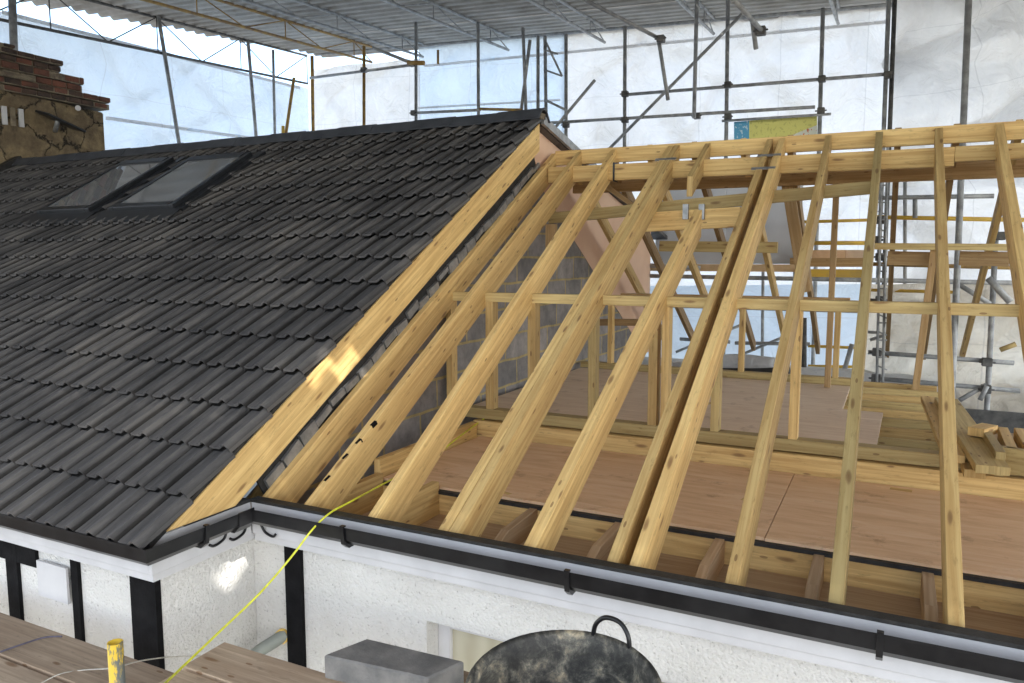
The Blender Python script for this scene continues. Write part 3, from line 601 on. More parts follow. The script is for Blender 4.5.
# wide upright under the ridge on the right of the opening, and thin uprights
def post(px, y0p, y1p, Y, w_=.047, d_=.095, mt='pine', nm='post'):
    a = aY(px, y0p, Y); b_ = aY(px, y1p, Y); MB().stick((a.x, Y, a.z), (a.x, Y, b_.z), w_, d_, side=SX, anchor=(.5, .5)).build(nm, mt, frame, bevel=.002)
a = aY(788, 172, 7.25); MB().stick((a.x, 7.25, .66), (aY(805, 300, 7.25).x, 7.25, -.30), .10, .05, side=SX, anchor=(.5, .5)).build('post', 'pine_brown', frame, bevel=.002)
a = aY(837, 175, 7.3); MB().stick((a.x, 7.3, .66), (a.x, 7.3, -1.15), .05, .05, side=SX, anchor=(.5, .5)).build('post', 'pine_brown', frame, bevel=.002)
a = aY(934, 250, 8.0); b_ = aY(914, 400, 8.0); MB().stick(a, b_, .06, .05, side=SX, anchor=(.5, .5)).build('post', 'pine_brown', frame, bevel=.002)
# front loft wall: top plate, studs, sole plate, double beam
YS = 4.88
MB().stick((aY(447, 293, YS).x, YS, -.247), (.66, YS, -.247), .09, .065, side=(0, 1, 0)).build('top_plate', 'pine_green', frame, bevel=.002)
for px, w_ in ((450, .047), (490, .06), (532, .058), (592, .05), (653, .06), (665, .047), (716, .052), (795, .052)):
    x_ = aY(px, 380, YS - .03).x
    MB().stick((x_, YS, -.3125), (x_, YS, -1.1005), w_, .085, side=SX, anchor=(.5, .5)).build('stud', random.choice(('pine', 'pine_green')), frame, bevel=.002)
MB().stick((-3.0, YS, -1.10), (2.4, YS, -1.10), .095, .075, side=(0, 1, 0)).build('sole_plate', 'pine_green', frame, bevel=.002)
MB().stick((-2.72, YS - .03, -1.185), (2.4, YS - .03, -1.185), .10, .15, side=(0, 1, 0)).build('floor_beam', 'pine', frame, bevel=.002)
MB().stick((-2.70, YS - .10, -1.31), (-2.70, 3.6, -1.31), .045, -.15 if False else .12, side=SX, anchor=(.5, 1)).build('floor_beam', 'pine', frame, bevel=.002)
# rim board and eaves boards
RY = 3.58
MB().stick((-2.85, RY, -1.335), (2.4, RY, -1.335), .045, .165, side=(0, 1, 0), anchor=(0, 0)).build('rim_board', 'pine', frame, bevel=.002)
MB().box(-2.93, 2.4, 2.968, 3.22, -1.472, -1.448).build('eaves_board', 'pine_pale', frame, bevel=.002)
MB().box(-2.93, 2.4, 3.225, RY - .003, -1.474, -1.450).build('eaves_board', 'pine_pale', frame, bevel=.002)
# joist ends beside each rafter foot, tops cut to the roof slope
feet = [(-2.70, .05), (-2.50, .05), (-2.10, .05)] 
def jend(x, w_=.045, mt='pine', tall=False):
    pts = [(2.92, -1.472), (2.92, -1.45), (3.24, -1.335), (RY - .002, -1.325), (RY - .002, -1.474)]
    if tall: pts = [(2.92, -1.472), (2.92, -1.40), (3.07, -1.262), (RY - .002, -1.262), (RY - .002, -1.474)]
    j = MB(); j.prism([(x, y, z) for y, z in pts], (w_, 0, 0)); j.uv = [[(a * 1.0, b_) for a, b_ in us] for us in j.uv]; j.build('joist_end', mt, frame, bevel=.002)
for xx in (aZ(279, 477, -1.262).x, aZ(327, 493, -1.262).x, aZ(382, 505, -1.262).x): jend(xx, mt='pine', tall=True)
a = aY(545, 214, 6.25); MB().stick((a.x + .05, 6.27, a.z - .09), (a.x + .05, 6.27, a.z - .40), .09, .045, side=SX, anchor=(.5, .5)).build('cleat', 'pine_brown', frame, bevel=.002)
for xx in (-1.68, -1.20, -.70, -.26, .17, .60): jend(xx, mt='pine_pale')
# floor joists running left to right on the far side
for k in range(9):
    Y = 5.25 + k * .36
    MB().stick((-2.9 if k > 6 else -2.9, Y, -1.20), (.42 if k < 7 else .42, Y, -1.20), .047, .17, side=(0, 1, 0)).build('floor_joist', 'pine_green' if k % 2 else 'pine', frame, bevel=.002)
# rear stud wall
A = aY(622, 290, 7.6); B = aY(850, 303, 7.6)
MB().stick((A.x, 7.6, -.36), (B.x, 7.6, -.36), .09, .085, side=(0, 1, 0)).build('top_plate', 'pine_brown', frame, bevel=.002)
for px in (611, 665, 742, 837):
    x_ = aY(px, 340, 7.6).x; MB().stick((x_, 7.6, -.446), (x_, 7.6, -1.10), .05, .08, side=SX, anchor=(.5, .5)).build('stud', 'pine', frame, bevel=.002)
MB().stick((-2.95, 7.6, -1.10), (-.30, 7.6, -1.10), .095, .06, side=(0, 1, 0)).build('sole_plate', 'pine_green', frame, bevel=.002)
# rear noggings seen through the frame
def nog(x0, x1, y, Y, th=.06, mt='pine_green', dy=0, dp=.05):
    a = aY(x0, y, Y); b_ = aY(x1, y + dy, Y); MB().stick(a, b_, dp, th, side=(0, 1, 0)).build('nogging', mt, frame, bevel=.002)
nog(660, 778, 241, 8.0, .11, 'pine_green', 1)
nog(872, 1024, 243, 7.9, .06, 'pine_green', 1)
nog(888, 930, 251, 8.1, .13, 'pine_brown', 1); nog(960, 1010, 251, 8.1, .13, 'pine_brown', 1)
nog(600, 646, 319, 7.7, .07, 'pine_brown', 0)
# light brace under the ridge
A = aY(608, 184, 6.95); B = aY(634, 203, 7.05); MB().stick(A, B, .04, .045, side=(0, 1, 0)).build('brace', 'pine_brown', frame)

# ------------------------------------------------------------------ plywood and loose timber
def sheetply(x0, x1, y0, y1, z, mt, lab, th=.018, rot=0, group=None, tilt=0):
    c = Vector(((x0 + x1) / 2, (y0 + y1) / 2, z)); pts = []
    for x, y in ((x0, y0), (x1, y0), (x1, y1), (x0, y1)):
        dx, dy = x - c.x, y - c.y; pts.append(Vector((c.x + dx * math.cos(rot) - dy * math.sin(rot), c.y + dx * math.sin(rot) + dy * math.cos(rot), z + dx * tilt)))
    o = MB().prism(pts, (0, 0, th)).build('plywood_sheet', mt, bevel=.001); tag(o, lab, 'plywood', group); return o
sheetply(-2.66, -.48, 3.60, 4.79, -1.315, 'ply', 'reddish plywood sheet lying inside the eaves between the block gable and the bowed rafter')
sheetply(-.475, 1.96, 3.59, 4.785, -1.316, 'ply', 'reddish plywood sheet lying inside the eaves on the right, below the greenish rafter')
MB_ = MB().stick((-2.66, 3.585, -1.312), (2.3, 3.575, -1.312), .03, .02, side=(0, 1, 0)); tag(MB_.build('gap_strip', 'membrane'), 'black strip for the dark gap along the front edge of the reddish plywood', 'strip')  # dark gap between plywood and rim board, made as a black strip
sheetply(-2.93, -1.40, 5.02, 6.2, -1.172, 'ply2', 'tan plywood floor sheet nearest the block gable, behind the stud wall', rot=.0)
sheetply(-1.42, -.03, 4.98, 6.18, -1.150, 'ply2', 'tan plywood floor sheet overlapping at the front, its corner by the open joists', rot=-.02)
sheetply(-2.93, -1.55, 6.22, 7.5, -1.174, 'ply2', 'tan plywood floor sheet at the far back beside the pink board')
sheetply(-1.54, -.30, 6.22, 7.5, -1.176, 'ply2', 'tan plywood floor sheet at the far back beside the open joists')
MB_ = MB().stick(aZ(560, 408, -1.13), aZ(620, 386, -1.13), .04, .02, side=(1, 0, 0))
for (a_, b2, z, w_, th_, lab) in (((500, 491), (510, 494), -1.295, .03, .012, 'tiny pale wood chip on the reddish plywood left of the short rafter'), ((890, 488), (912, 491), -1.296, .045, .02, 'short pale offcut on the reddish plywood beside the greenish rafter'),
        ((742, 500), (752, 494), -1.296, .02, .01, 'thin splinter of wood on the reddish plywood near the bowed rafter'), ((700, 405), (716, 402), -1.13, .05, .02, 'small block on the tan floor sheets behind the stud wall')):
    tag(MB().stick(aZ(*a_, z), aZ(*b2, z), w_, th_).build('wood_offcut', 'pine', bevel=.001), lab, 'offcut', 'wood offcuts on the plywood')
def loose(a, b_, z, w_, th, lab, mt='pine_green', nm='loose_board', tilt=0):
    A = aZ(*a, z); B = aZ(*b_, z - tilt); o = MB().stick(A, B, w_, th).build(nm, mt, bevel=.002); tag(o, lab, 'board', 'loose boards laid across the open joists'); return o
loose((928, 396), (955, 455), -1.08, .10, .045, 'loose pine board on the open joists, leftmost of the three slanting ones', 'pine')
loose((946, 398), (993, 466), -1.04, .15, .045, 'widest loose pine board slanting over the open joists', 'pine_green')
loose((962, 440), (975, 470), -1.12, .10, .045, 'short loose board lying under the widest slanting board', 'pine')
# stack of joist lengths right of the loose boards
st_lab = ['front piece with its pale sawn end toward the stud wall', 'middle length running away behind it', 'far right length running away', 'short block lying on top at the back']
fr = [((1000, 446), (1040, 452), -1.0, .045, .13, 'timber block lying sideways at the front of the small stack on the right'), 
      ((985, 428), (1001, 452), -1.0, .045, .13, 'timber length running back at the left side of the small stack on the right'),
      ((1003, 427), (1012, 448), -1.0, .05, .13, 'timber length running back in the middle of the small stack on the right'),
      ((1019, 428), (1032, 450), -1.0, .05, .13, 'timber length running back at the right side of the small stack on the right'),
      ((976, 428), (990, 424), -.98, .09, .05, 'short offcut lying behind the small stack on the right')]
for a, b_, z, w_, th, lab in fr: tag(MB().stick(aZ(*a, z), aZ(*b_, z), w_, th).build('timber_length', 'pine_green' if w_ < .05 else 'pine', bevel=.002), lab, 'timber', 'small stack of timber lengths')
tag(MB().box(.60, 2.4, 5.2, 6.0, -1.32, -1.17).build('joist_pack', 'pine_brown', bevel=.003), 'dark timber decking under the small stack on the right', 'decking')

# ------------------------------------------------------------------ foreground: working platform
bd = 'weathered scaffold boards in the front corner'
def board(x0, x1, y0, y1, z, lab, mt='old_board', skew=0):
    o = MB().stick((x0, (y0 + y1) / 2, z), (x1, (y0 + y1) / 2 + skew, z), y1 - y0, .038, side=(0, 1, 0)).build('scaffold_board', mt, bevel=.004); tag(o, lab, 'scaffold board', bd)
board(-5.6, -2.60, 1.822, 2.06, -1.72, 'scaffold board along the half-timbered wall, farthest from the viewer')
board(-5.6, -1.9, 1.582, 1.816, -1.722, 'second scaffold board from the half-timbered wall, behind the yellow tube', skew=-.01)
board(-5.4, 1.9, 1.34, 1.57, -1.724, 'third scaffold board from the half-timbered wall')
board(-5.4, 1.9, 1.09, 1.325, -1.723, 'fourth scaffold board from the half-timbered wall')
board(-5.4, 1.9, .84, 1.075, -1.724, 'scaffold board nearest to the viewer')
board(-2.56, 1.6, 2.06, 2.285, -1.68, 'lighter scaffold board at the inner corner under the yellow rope')
board(-2.545, 1.6, 1.83, 2.045, -1.682, 'lighter scaffold board in front of the inner corner one')
# grey block and tub stand on a low trestle
TC = aY(563, 692, 1.60) - Vector((0, 0, .345))
tb = empty('trestle', (-1.0, 1.6, -1.66), 'low timber trestle under the rubber tub and grey block', 'trestle')
MB().box(-1.50, -.2, 1.30, 2.1, TC.z - .04, TC.z).build('top', 'old_board', tb)
for x_ in (-1.46, -.35):
    for y_ in (1.46, 2.0): MB().box(x_, x_ + .06, y_, y_ + .06, -1.68, TC.z - .0405).build('leg', 'old_board', tb)
c0, c1, c2 = aZ(367, 638, -1.30), aZ(465, 661, -1.30), aZ(323, 655, -1.30); c3 = c1 + (c2 - c0) * .9
c2 = c2 + Vector((0, .0, 0))
gb = MB().prism([c2, c3, c1, c0], (0, 0, TC.z + 1.30)).build('grey_block', 'grey_block', bevel=.006); tag(gb, 'dark grey stone-like block beside the black rubber tub', 'block')
# rubber tub
tub = empty('rubber_tub', TC, 'black rubber builders tub smeared with dried plaster, one loop handle up', 'tub')
t_ = MB(); n_ = 48; rings = []
RAX, RAY_ = .232, .225
for (r_, z_) in ((.70, 0), (.74, .02), (.88, .18), (.975, .315), (1.03, .325), (1.035, .345), (1.0, .352), (.955, .34), (.945, .30), (.86, .18), (.72, .03), (0.0, .026)):
    rings.append([Vector((TC.x + RAX * r_ * math.cos(a) * 1.0, TC.y + RAY_ * r_ * math.sin(a), TC.z + z_ + (.010 * math.sin(2 * a + .6) + .045 * math.sin(a) - .01 * math.cos(a)) * (z_ / .35))) for a in [2 * math.pi * k / n_ for k in range(n_)]])
t_.face(rings[0][::-1])
for A, B in zip(rings, rings[1:]):
    for k in range(n_):
        k2 = (k + 1) % n_
        if (B[k] - B[k2]).length < 1e-6: t_.face([A[k], A[k2], B[k]], None, True)
        else: t_.face([A[k], A[k2], B[k2], B[k]], None, True)
t_.build('bowl', 'tub', tub)
for sg, an in ((1, 78), (-1, -100)):
    cc = [TC + Vector((RAX * 1.0 * math.cos(R(an + d)), RAY_ * 1.0 * math.sin(R(an + d)), .345 + h + .045 * math.sin(R(an)))) for d, h in ((-14, -.02), (-12.5, .022), (-7, .048), (0, .054), (7, .048), (12.5, .022), (14, -.02))]
    MB().path(cc, .0065).build('handle', 'black_plastic', tub)
# pole stub
p = aY(115, 642, 1.55); ps = MB(); n_ = 20
for r0, r1, z0, z1 in ((.0242, .0242, -1.9, p.z), (.0242, .0195, p.z, p.z), (.0195, .0195, p.z, p.z - .1), (.0195, 0, p.z - .1, p.z - .1)):
    for k in range(n_):
        a0, a1 = 2 * math.pi * k / n_, 2 * math.pi * (k + 1) / n_
        f = lambda a, r, z: Vector((p.x + r * math.cos(a), p.y + r * math.sin(a), z))
        q = [f(a0, r0, z0), f(a1, r0, z0), f(a1, r1, z1)] + ([f(a0, r1, z1)] if r1 else []); ps.face(q, None, z0 != z1)
tag(ps.build('tube_stub', 'flaked'), 'open end of an upright scaffold tube with flaking yellow paint', 'scaffold tube')
# rope
rp = [aZ(163, 684, -1.60), aY(200, 650, 2.15), aY(252, 600, 2.45), aY(285, 566, 2.62), aY(300, 545, 2.70)]
rp = [aY(150, 697, 1.7), aY(175, 674, 1.95), aY(215, 636, 2.2), aY(260, 593, 2.45), aY(292, 556, 2.62), aY(312, 530, 2.72), aY(330, 513, 2.83), aY(350, 502, 3.0), aY(385, 483, 3.4), aZ(432, 458, -1.27), aZ(455, 440, -1.22) , aY(478, 423, 4.8), aY(494, 412, 4.86)]
tag(MB().path(rp, .005).build('rope', 'rope'), 'bright yellow rope hanging from the open roof down over the gutter', 'rope')
tag(MB().path([aZ(-5, 596 + 0, -1.71) if False else aZ(0, 652, -1.712), aZ(20, 645, -1.70), aZ(42, 638, -1.70), aZ(55, 636.5, -1.70), aZ(62, 636.5, -1.70)], .004).build('cable', 'cable'), 'thin dark cable lying over the weathered boards', 'cable')
tag(MB().path([aZ(36, 686, -1.705), aZ(60, 674, -1.705), aZ(84, 670, -1.70), aY(112, 668, 1.60), aY(140, 661, 1.72), aY(170, 657, 2.0), aY(205, 656, 2.3)], .0025).build('wire', 'cable_white'), 'thin pale wire strung past the yellow tube end', 'wire')
# waste pipe from the wall
wp = MB().path([aY(243, 665, WM - .20), aY(258, 652, WM - .12), aY(275, 641, WM - .05), aY(286, 634, WM + .0)], .034, 12); tag(wp.build('waste_pipe', 'grey_pvc', house))
MB().tube(aY(281, 637, WM - .028), aY(286, 634, WM + .02), .040).build('foam_collar', 'foam', house)

# ------------------------------------------------------------------ neighbour's chimney
chm = empty('chimney_stack', (-11.3, 6.6, -.5), 'crumbling brown rendered chimney stack with stepped broken brickwork on top', 'chimney')
XC = -10.75
body = MB(); body.prism([(XC, y, z) for y, z in [(3.2, -.8), (3.2, 1.95), (5.2, 2.25), (6.9, 2.22), (7.76, 2.18), (7.76, .8), (9.0, -.8)]], (-.9, 0, 0)); body.build('render_coat', 'chimney', chm, bevel=.02)
def course(y0, y1, z0, z1, mats, jut=0.0):
    y = y0
    while y < y1 - .06:
        l = min(random.uniform(.20, .235), y1 - y)
        br = MB(); j = random.uniform(-.015, .02) + jut
        br.box(XC - .9, XC + j, y + .006, y + l - .006, z0 + .008, z1 - .006 + random.uniform(-.008, .0)); o = br.build('brick', random.choice(mats), chm, bevel=.008); y += l
    MB().box(XC - .88, XC - .012 + jut, y0, y1 - .02, z0 - .004, z1 - .012).build('mortar_bed', 'mortar', chm)
hz = .085
course(5.0, 7.86, 2.235, 2.32, ('brick', 'brick_dark'), .03)
course(5.0, 7.84, 2.325, 2.41, ('brick', 'brick', 'brick_dark'), .06)
course(5.0, 7.46, 2.42, 2.52, ('brick', 'mortar'), .0)
course(5.0, 7.47, 2.525, 2.63, ('brick', 'brick_dark'), .02)
course(5.0, 7.14, 2.635, 2.72, ('brick_dark', 'brick_dark', 'brick'), .0)
course(5.0, 7.16, 2.725, 2.80, ('brick_dark',), .04)
course(5.0, 6.50, 2.805, 2.86, ('brick_dark', 'mortar'), .02)
MB().box(XC - .9, XC + .10, 5.0, 6.7, 2.405, 2.47).build('broken_ledge', 'mortar', chm, bevel=.02)
# lamp fixed to the chimney, and a small vent
lp = empty('floodlight', aX(62, 122, XC), 'slim dark floodlight on a bracket fixed to the chimney', 'floodlight')
A = aX(42, 111, XC + .22); B = aX(80, 129, XC + .22)
MB().stick(A, B, .34, .035, side=(1, 0, -.25), anchor=(.5, 0)).build('lamp_body', 'dark_metal', lp, bevel=.01)
MB().tube(aX(58, 120, XC + .2), aX(55, 131, XC + .02), .03).build('bracket', 'steel', lp)
MB().tube(aX(78, 108, XC + .03), aX(78, 108, XC - .02), .04).build('sensor', 'white_plastic', lp)
v_ = aX(8, 116, XC + .01); vt = empty('wall_vent', v_, 'small white slotted vent set in the chimney face', 'vent')
for k in range(3): MB().box(XC - .02, XC + .03, v_.y - .08 + k * .11, v_.y - .02 + k * .11, v_.z - .12, v_.z + .12).build('slat', 'white_plastic' if k != 1 else 'mortar', vt)

# ------------------------------------------------------------------ temporary roof: corrugated sheets on lattice trusses
YB = 14.0
tr = empty('temporary_roof', (-4, 6, 3.4), 'temporary corrugated metal roof on lattice beams over the whole job', 'temporary roof')
E0 = aY(322, 53, YB); E1 = aY(890, 3, YB)
SLP = 0.06                                     # rises away from the viewer
def RZ(x, y): return E0.z + (E1.z - E0.z) * (x - E0.x) / (E1.x - E0.x) + (y - YB) * SLP
XL, XRt, YF = E0.x - .2, 9.0, -2.0
def XLy(y): return XL - (YB - y) * .26
def hole(x, y):
    return False
cor = MB(); pitch = .25; ny = 12
def corz(x): return .028 * math.cos(2 * math.pi * x / pitch)
HOLES = []
def target_hole(P, rx, ry):
    t = (RZ(P.x, P.y) - P.z) / SUN.z
    for _ in range(6): q = P + SUN * t; t += (RZ(q.x, q.y) - q.z) / SUN.z
    q = P + SUN * t; HOLES.append((q.x, q.y, rx, ry))
target_hole(aX(236, 572, WX), .05, .16)
target_hole(aX(340, 368, XR), .045, .26)
dyc = pitch / 6; YQ = YB + .55; nyc = int((YQ - YF) / dyc); NX = 60
for i in range(nyc):
    ya, yb = YQ - (i + 1) * dyc, YQ - i * dyc; ym = (ya + yb) / 2; c_a = .055 * math.cos(2 * math.pi * ya / pitch); c_b = .055 * math.cos(2 * math.pi * yb / pitch)
    wav = .05 * math.sin(int(ym / .9) * 2.7); xl = XLy(int(ym / .9) * .9) + wav; lap = .006 * (int(ym / .9) % 2)
    cuts = [xl, XRt]
    for h in HOLES:
        e = abs(ym - h[1])
        if e < h[3]: hw = h[2] * (1 - .6 * e / h[3]); cuts += [h[0] - hw, h[0] + hw]
    cuts.sort()
    for q in range(0, len(cuts), 2):
        x0, x1 = cuts[q], cuts[q + 1]
        z = lambda x, c: RZ(x, ym) + .03 + c + lap
        z0a, z1a = RZ(x0, ya) + .03 + c_a + lap, RZ(x1, ya) + .03 + c_a + lap; z0b, z1b = RZ(x0, yb) + .03 + c_b + lap, RZ(x1, yb) + .03 + c_b + lap
        cor.face([(x0, ya, z0a), (x1, ya, z1a), (x1, yb, z1b), (x0, yb, z0b)], None, False)
co_ = cor.build('corrugated_sheets', 'iron', tr)
sol = co_.modifiers.new('gauge', 'SOLIDIFY'); sol.thickness = .004
# purlins along X
for y_ in [YB + .02]:
    MB().tube((XL, y_, RZ(XL, y_) - .02), (XRt, y_, RZ(XRt, y_) - .02), .035, 8).build('purlin', 'steel', tr)
# lattice beams running away from the viewer
def truss(x, y0, y1, hgt=.42, mt='steel', dxy=0.0, drop=.0):
    zt_ = lambda y, xx: RZ(xx, y) - .03 - drop
    xx = lambda y: x + dxy * (y - y0) / (y1 - y0)
    o = MB().tube((xx(y0), y0, zt_(y0, xx(y0))), (xx(y1), y1, zt_(y1, xx(y1))), .026, 8).build('lattice_beam', mt, tr)
    MB().tube((xx(y0), y0, zt_(y0, xx(y0)) - hgt), (xx(y1), y1, zt_(y1, xx(y1)) - hgt), .026, 8).build('bottom_chord', mt, o)
    wb = MB(); k = 0; y = y0; stp = 1.0
    while y < y1 - stp * .5:
        ya, yb = y, min(y + stp, y1); a_, b2 = (0, hgt) if k % 2 else (hgt, 0)
        wb.tube((xx(ya), ya, zt_(ya, xx(ya)) - a_), (xx(yb), yb, zt_(yb, xx(yb)) - b2), .011, 5)
        if k % 2 == 0: wb.tube((xx(yb), yb, zt_(yb, xx(yb))), (xx(yb), yb, zt_(yb, xx(yb)) - hgt), .011, 5)
        y += stp; k += 1
    wb.build('lattice_bars', mt, o)
truss(-12.25, 3, YB, .62, 'steel_dark')
truss(-10.2, -1.9, YB - .3, .32, 'steel_rusty')
for x_, m_ in ((-9.0, 'steel'), (-7.0, 'steel'), (-5.0, 'steel'), (-3.0, 'steel'), (-1.0, 'steel'), (1.0, 'steel'), (3.0, 'steel'), (5.0, 'steel')):
    truss(x_, -1.9, YB - .15, .26, m_)

# ------------------------------------------------------------------ scaffold
def scaffold(nm, lab): return empty(nm, (0, 0, -Z0), lab, 'scaffold')
bs = scaffold('scaffold', 'grey tube scaffold standing behind the bare roof, in front of the white sheeting'); bs.location = (-3, 12, 0)
def pole(par, a, b_, r=.0242, mt='steel', nm='pole'): return MB().tube(a, b_, r, 10).build(nm, mt, par)
def coup(par, p, mt='steel_dark'):
    c = MB(); c.box(p.x - .05, p.x + .05, p.y - .05, p.y + .05, p.z - .045, p.z + .045); c.tube((p.x - .08, p.y - .03, p.z), (p.x + .08, p.y - .03, p.z), .014, 6); c.build('coupler', mt, par, bevel=.012)
YS2 = 12.2
def vpole(px, py0, py1, Y=YS2, r=.03, mt='steel', lean=0, par=None, down=True):
    a = aY(px, py0, Y); b_ = aY(px + lean, py1, Y)
    if down: b_ = b_ + (b_ - a).normalized() * ((b_.z + Z0) / max(1e-6, -(b_ - a).normalized().z))
    pole(par or bs, a, b_, r, mt)
for px, y0, y1, ln, mt in ((364, 46, 126, 0, 'steel_rusty'), (416, 18, 124, 0, 'steel'), (478, 22, 118, .5, 'steel'), (538, 36, 113, 0, 'steel'), (545, 36, 113, 1, 'steel'),
    (566, 34, 150, 0, 'steel'), (625, 26, 150, -.5, 'steel'), (728, -6, 150, -2, 'steel'), (823, 8, 150, -4, 'steel'), (889, -6, 150, -6, 'steel'), (895, -6, 150, -6, 'steel_dark')):
    vpole(px, y0, y1, lean=ln, mt=mt)
vpole(969, -8, 345, Y=9.6, r=.034, lean=-15)
vpole(997, 215, 425, Y=9.9, r=.03, lean=-11)
vpole(697, -6, 118, Y=11.9, lean=-3, down=False)
vpole(523, 28, 113, lean=3, down=False); vpole(530, 40, 112, lean=-9, down=False)
def led(x0, y0, x1, y1, Y=YS2 - .06, r=.026, mt='steel', nm='ledger', Yb=None):
    pole(bs, aY(x0, y0, Y), aY(x1, y1, Yb or Y), r, mt, nm)
led(548, 123, 815, 107); led(622, 95, 888, 74); led(414, 113, 480, 110); led(480, 109, 522, 110, mt='steel_rusty'); led(310, 78, 412, 65)
led(722, 121, 831, 114, r=.02)
led(610, 148, 742, 14, Y=YS2 - .12, nm='brace'); led(543, 142, 595, 80, Y=YS2 - .12, nm='brace')
led(373, 48, 412, 63, Y=10.2, nm='brace', mt='steel'); led(408, 63, 424, 63, Y=10.1, mt='steel_rusty', r=.035)
led(545, 40, 562, 76, nm='brace', r=.018); led(545, 50, 558, 54, r=.016); led(545, 70, 562, 76, r=.016); led(545, 100, 566, 110, r=.02)
led(438, 50, 438, 64, Y=11, mt='steel_rusty', r=.02, nm='brace'); led(658, 36, 668, 100, Y=10.5, nm='brace'); led(585, 0, 662, 40, Y=9.6, nm='brace', Yb=10.5)
led(734, 0, 762, 31, Y=8, nm='brace', Yb=9); led(752, 18, 756, 49, Y=9, nm='brace')
for px, py in ((364, 70), (412, 64), (566, 125), (625, 94), (625, 120), (728, 85), (728, 117), (822, 79), (821, 111), (888, 75), (697, 116), (661, 39), (761, 31), (414, 113)):
    coup(bs, aY(px, py, YS2 - .05 if px not in (661, 761) else (10.4 if px == 661 else 9)))
# lower lifts seen through the rafters
led(600, 275, 1020, 283, Y=10.3, r=.028); led(870, 264, 1024, 268, Y=10.2, r=.024, mt='steel_rusty'); led(640, 265, 700, 268, Y=10.3, r=.03)
led(868, 352, 1014, 363, Y=9.85); led(872, 378, 1020, 391, Y=9.85); led(872, 198, 994, 196, Y=9.85)
led(870, 217, 1024, 220, Y=10.4, mt='yellow_steel'); led(800, 222, 870, 220, Y=10.4, mt='yellow_steel', r=.02); led(800, 243, 866, 243, Y=10.4, mt='yellow_steel')
led(915, 196, 915, 218, Y=9.9); led(955, 282, 990, 304, Y=9.8, nm='brace'); led(988, 278, 1010, 302, Y=9.6, nm='brace', r=.035); led(960, 400, 986, 385, Y=9.7, nm='brace', Yb=9.85); led(980, 400, 987, 386, Y=9.7, nm='brace')
led(1000, 350, 1016, 344, Y=9.3, mt='pine_green'); led(804, 318, 804, 380, Y=10.8, r=.035, mt='steel_dark', nm='pole'); led(680, 339, 730, 342, Y=11); led(735, 343, 810, 344, Y=11); led(724, 362, 800, 330, Y=11.1, nm='brace', r=.02)
led(808, 346, 862, 348, Y=11, mt='yellow_steel', r=.02); led(808, 366, 862, 367, Y=11, mt='yellow_steel', r=.02); led(842, 378, 852, 344, Y=10.9, nm='brace', r=.03)
led(795, 385, 795, 245, Y=10.9, nm='pole', r=.025)
for px, py in ((987, 362), (986, 389), (877, 352), (876, 378), (1000, 236), (880, 257), (880, 220), (880, 300), (876, 240)): coup(bs, aY(px, py, 9.8))
led(868, 300, 1024, 306, Y=10.6, r=.022, mt='steel_dark'); led(868, 332, 1024, 340, Y=10.8, r=.02); led(660, 306, 866, 312, Y=11.2, r=.02); led(905, 182, 905, 350, Y=10.7, r=.022, nm='pole'); led(764, 178, 762, 380, Y=11.3, r=.022, nm='pole')
led(870, 340, 990, 300, Y=10.7, r=.02, nm='brace'); led(676, 352, 748, 322, Y=11.2, r=.02, nm='brace'); led(870, 290, 1024, 294, Y=10.5, mt='yellow_steel', r=.02); led(930, 176, 1024, 174, Y=10.6, r=.02)
# ladder beam standing upright beside the greenish rafter
for k, dx_ in enumerate((-3, 3)): pole(bs, aY(885 + dx_, 130, 9.7), aY(879 + dx_, 420, 9.7), .015, 'steel')
lb = MB()
for k in range(24):
    y_ = 168 + k * 8.6; lb.tube(aY(881 - 3, y_, 9.7), aY(887, y_ + (4 if k % 2 else 0), 9.7), .009, 5)
lb.build('ladder_rungs', 'steel', bs)
# left-hand scaffold against the sky-tinted sheet
ls = scaffold('scaffold', 'tilted scaffold poles standing beyond the tiled roof, left of the sheeting corner'); ls.location = (-12, 10, 0)
XW = -12.2
def lp_(x0, y0, x1, y1, r=.03, mt='steel', X=XW):
    a, b_ = aX(x0, y0, X), aX(x1, y1, X); pole(ls, a, b_ + (b_ - a).normalized() * 1.2, r, mt)
lp_(158, 14, 179, 143, .035); lp_(247, 30, 256, 135, .035); lp_(312, 56, 313, 133, .04, 'steel_rusty', X=-12.0); lp_(294, 78, 286, 133, .035, 'steel_rusty'); lp_(273, 50, 274, 95, .03); lp_(12, -4, 14, 50, .055, X=-11.9)
lp_(283, 126, 283, 134, .035, 'yellow_steel')

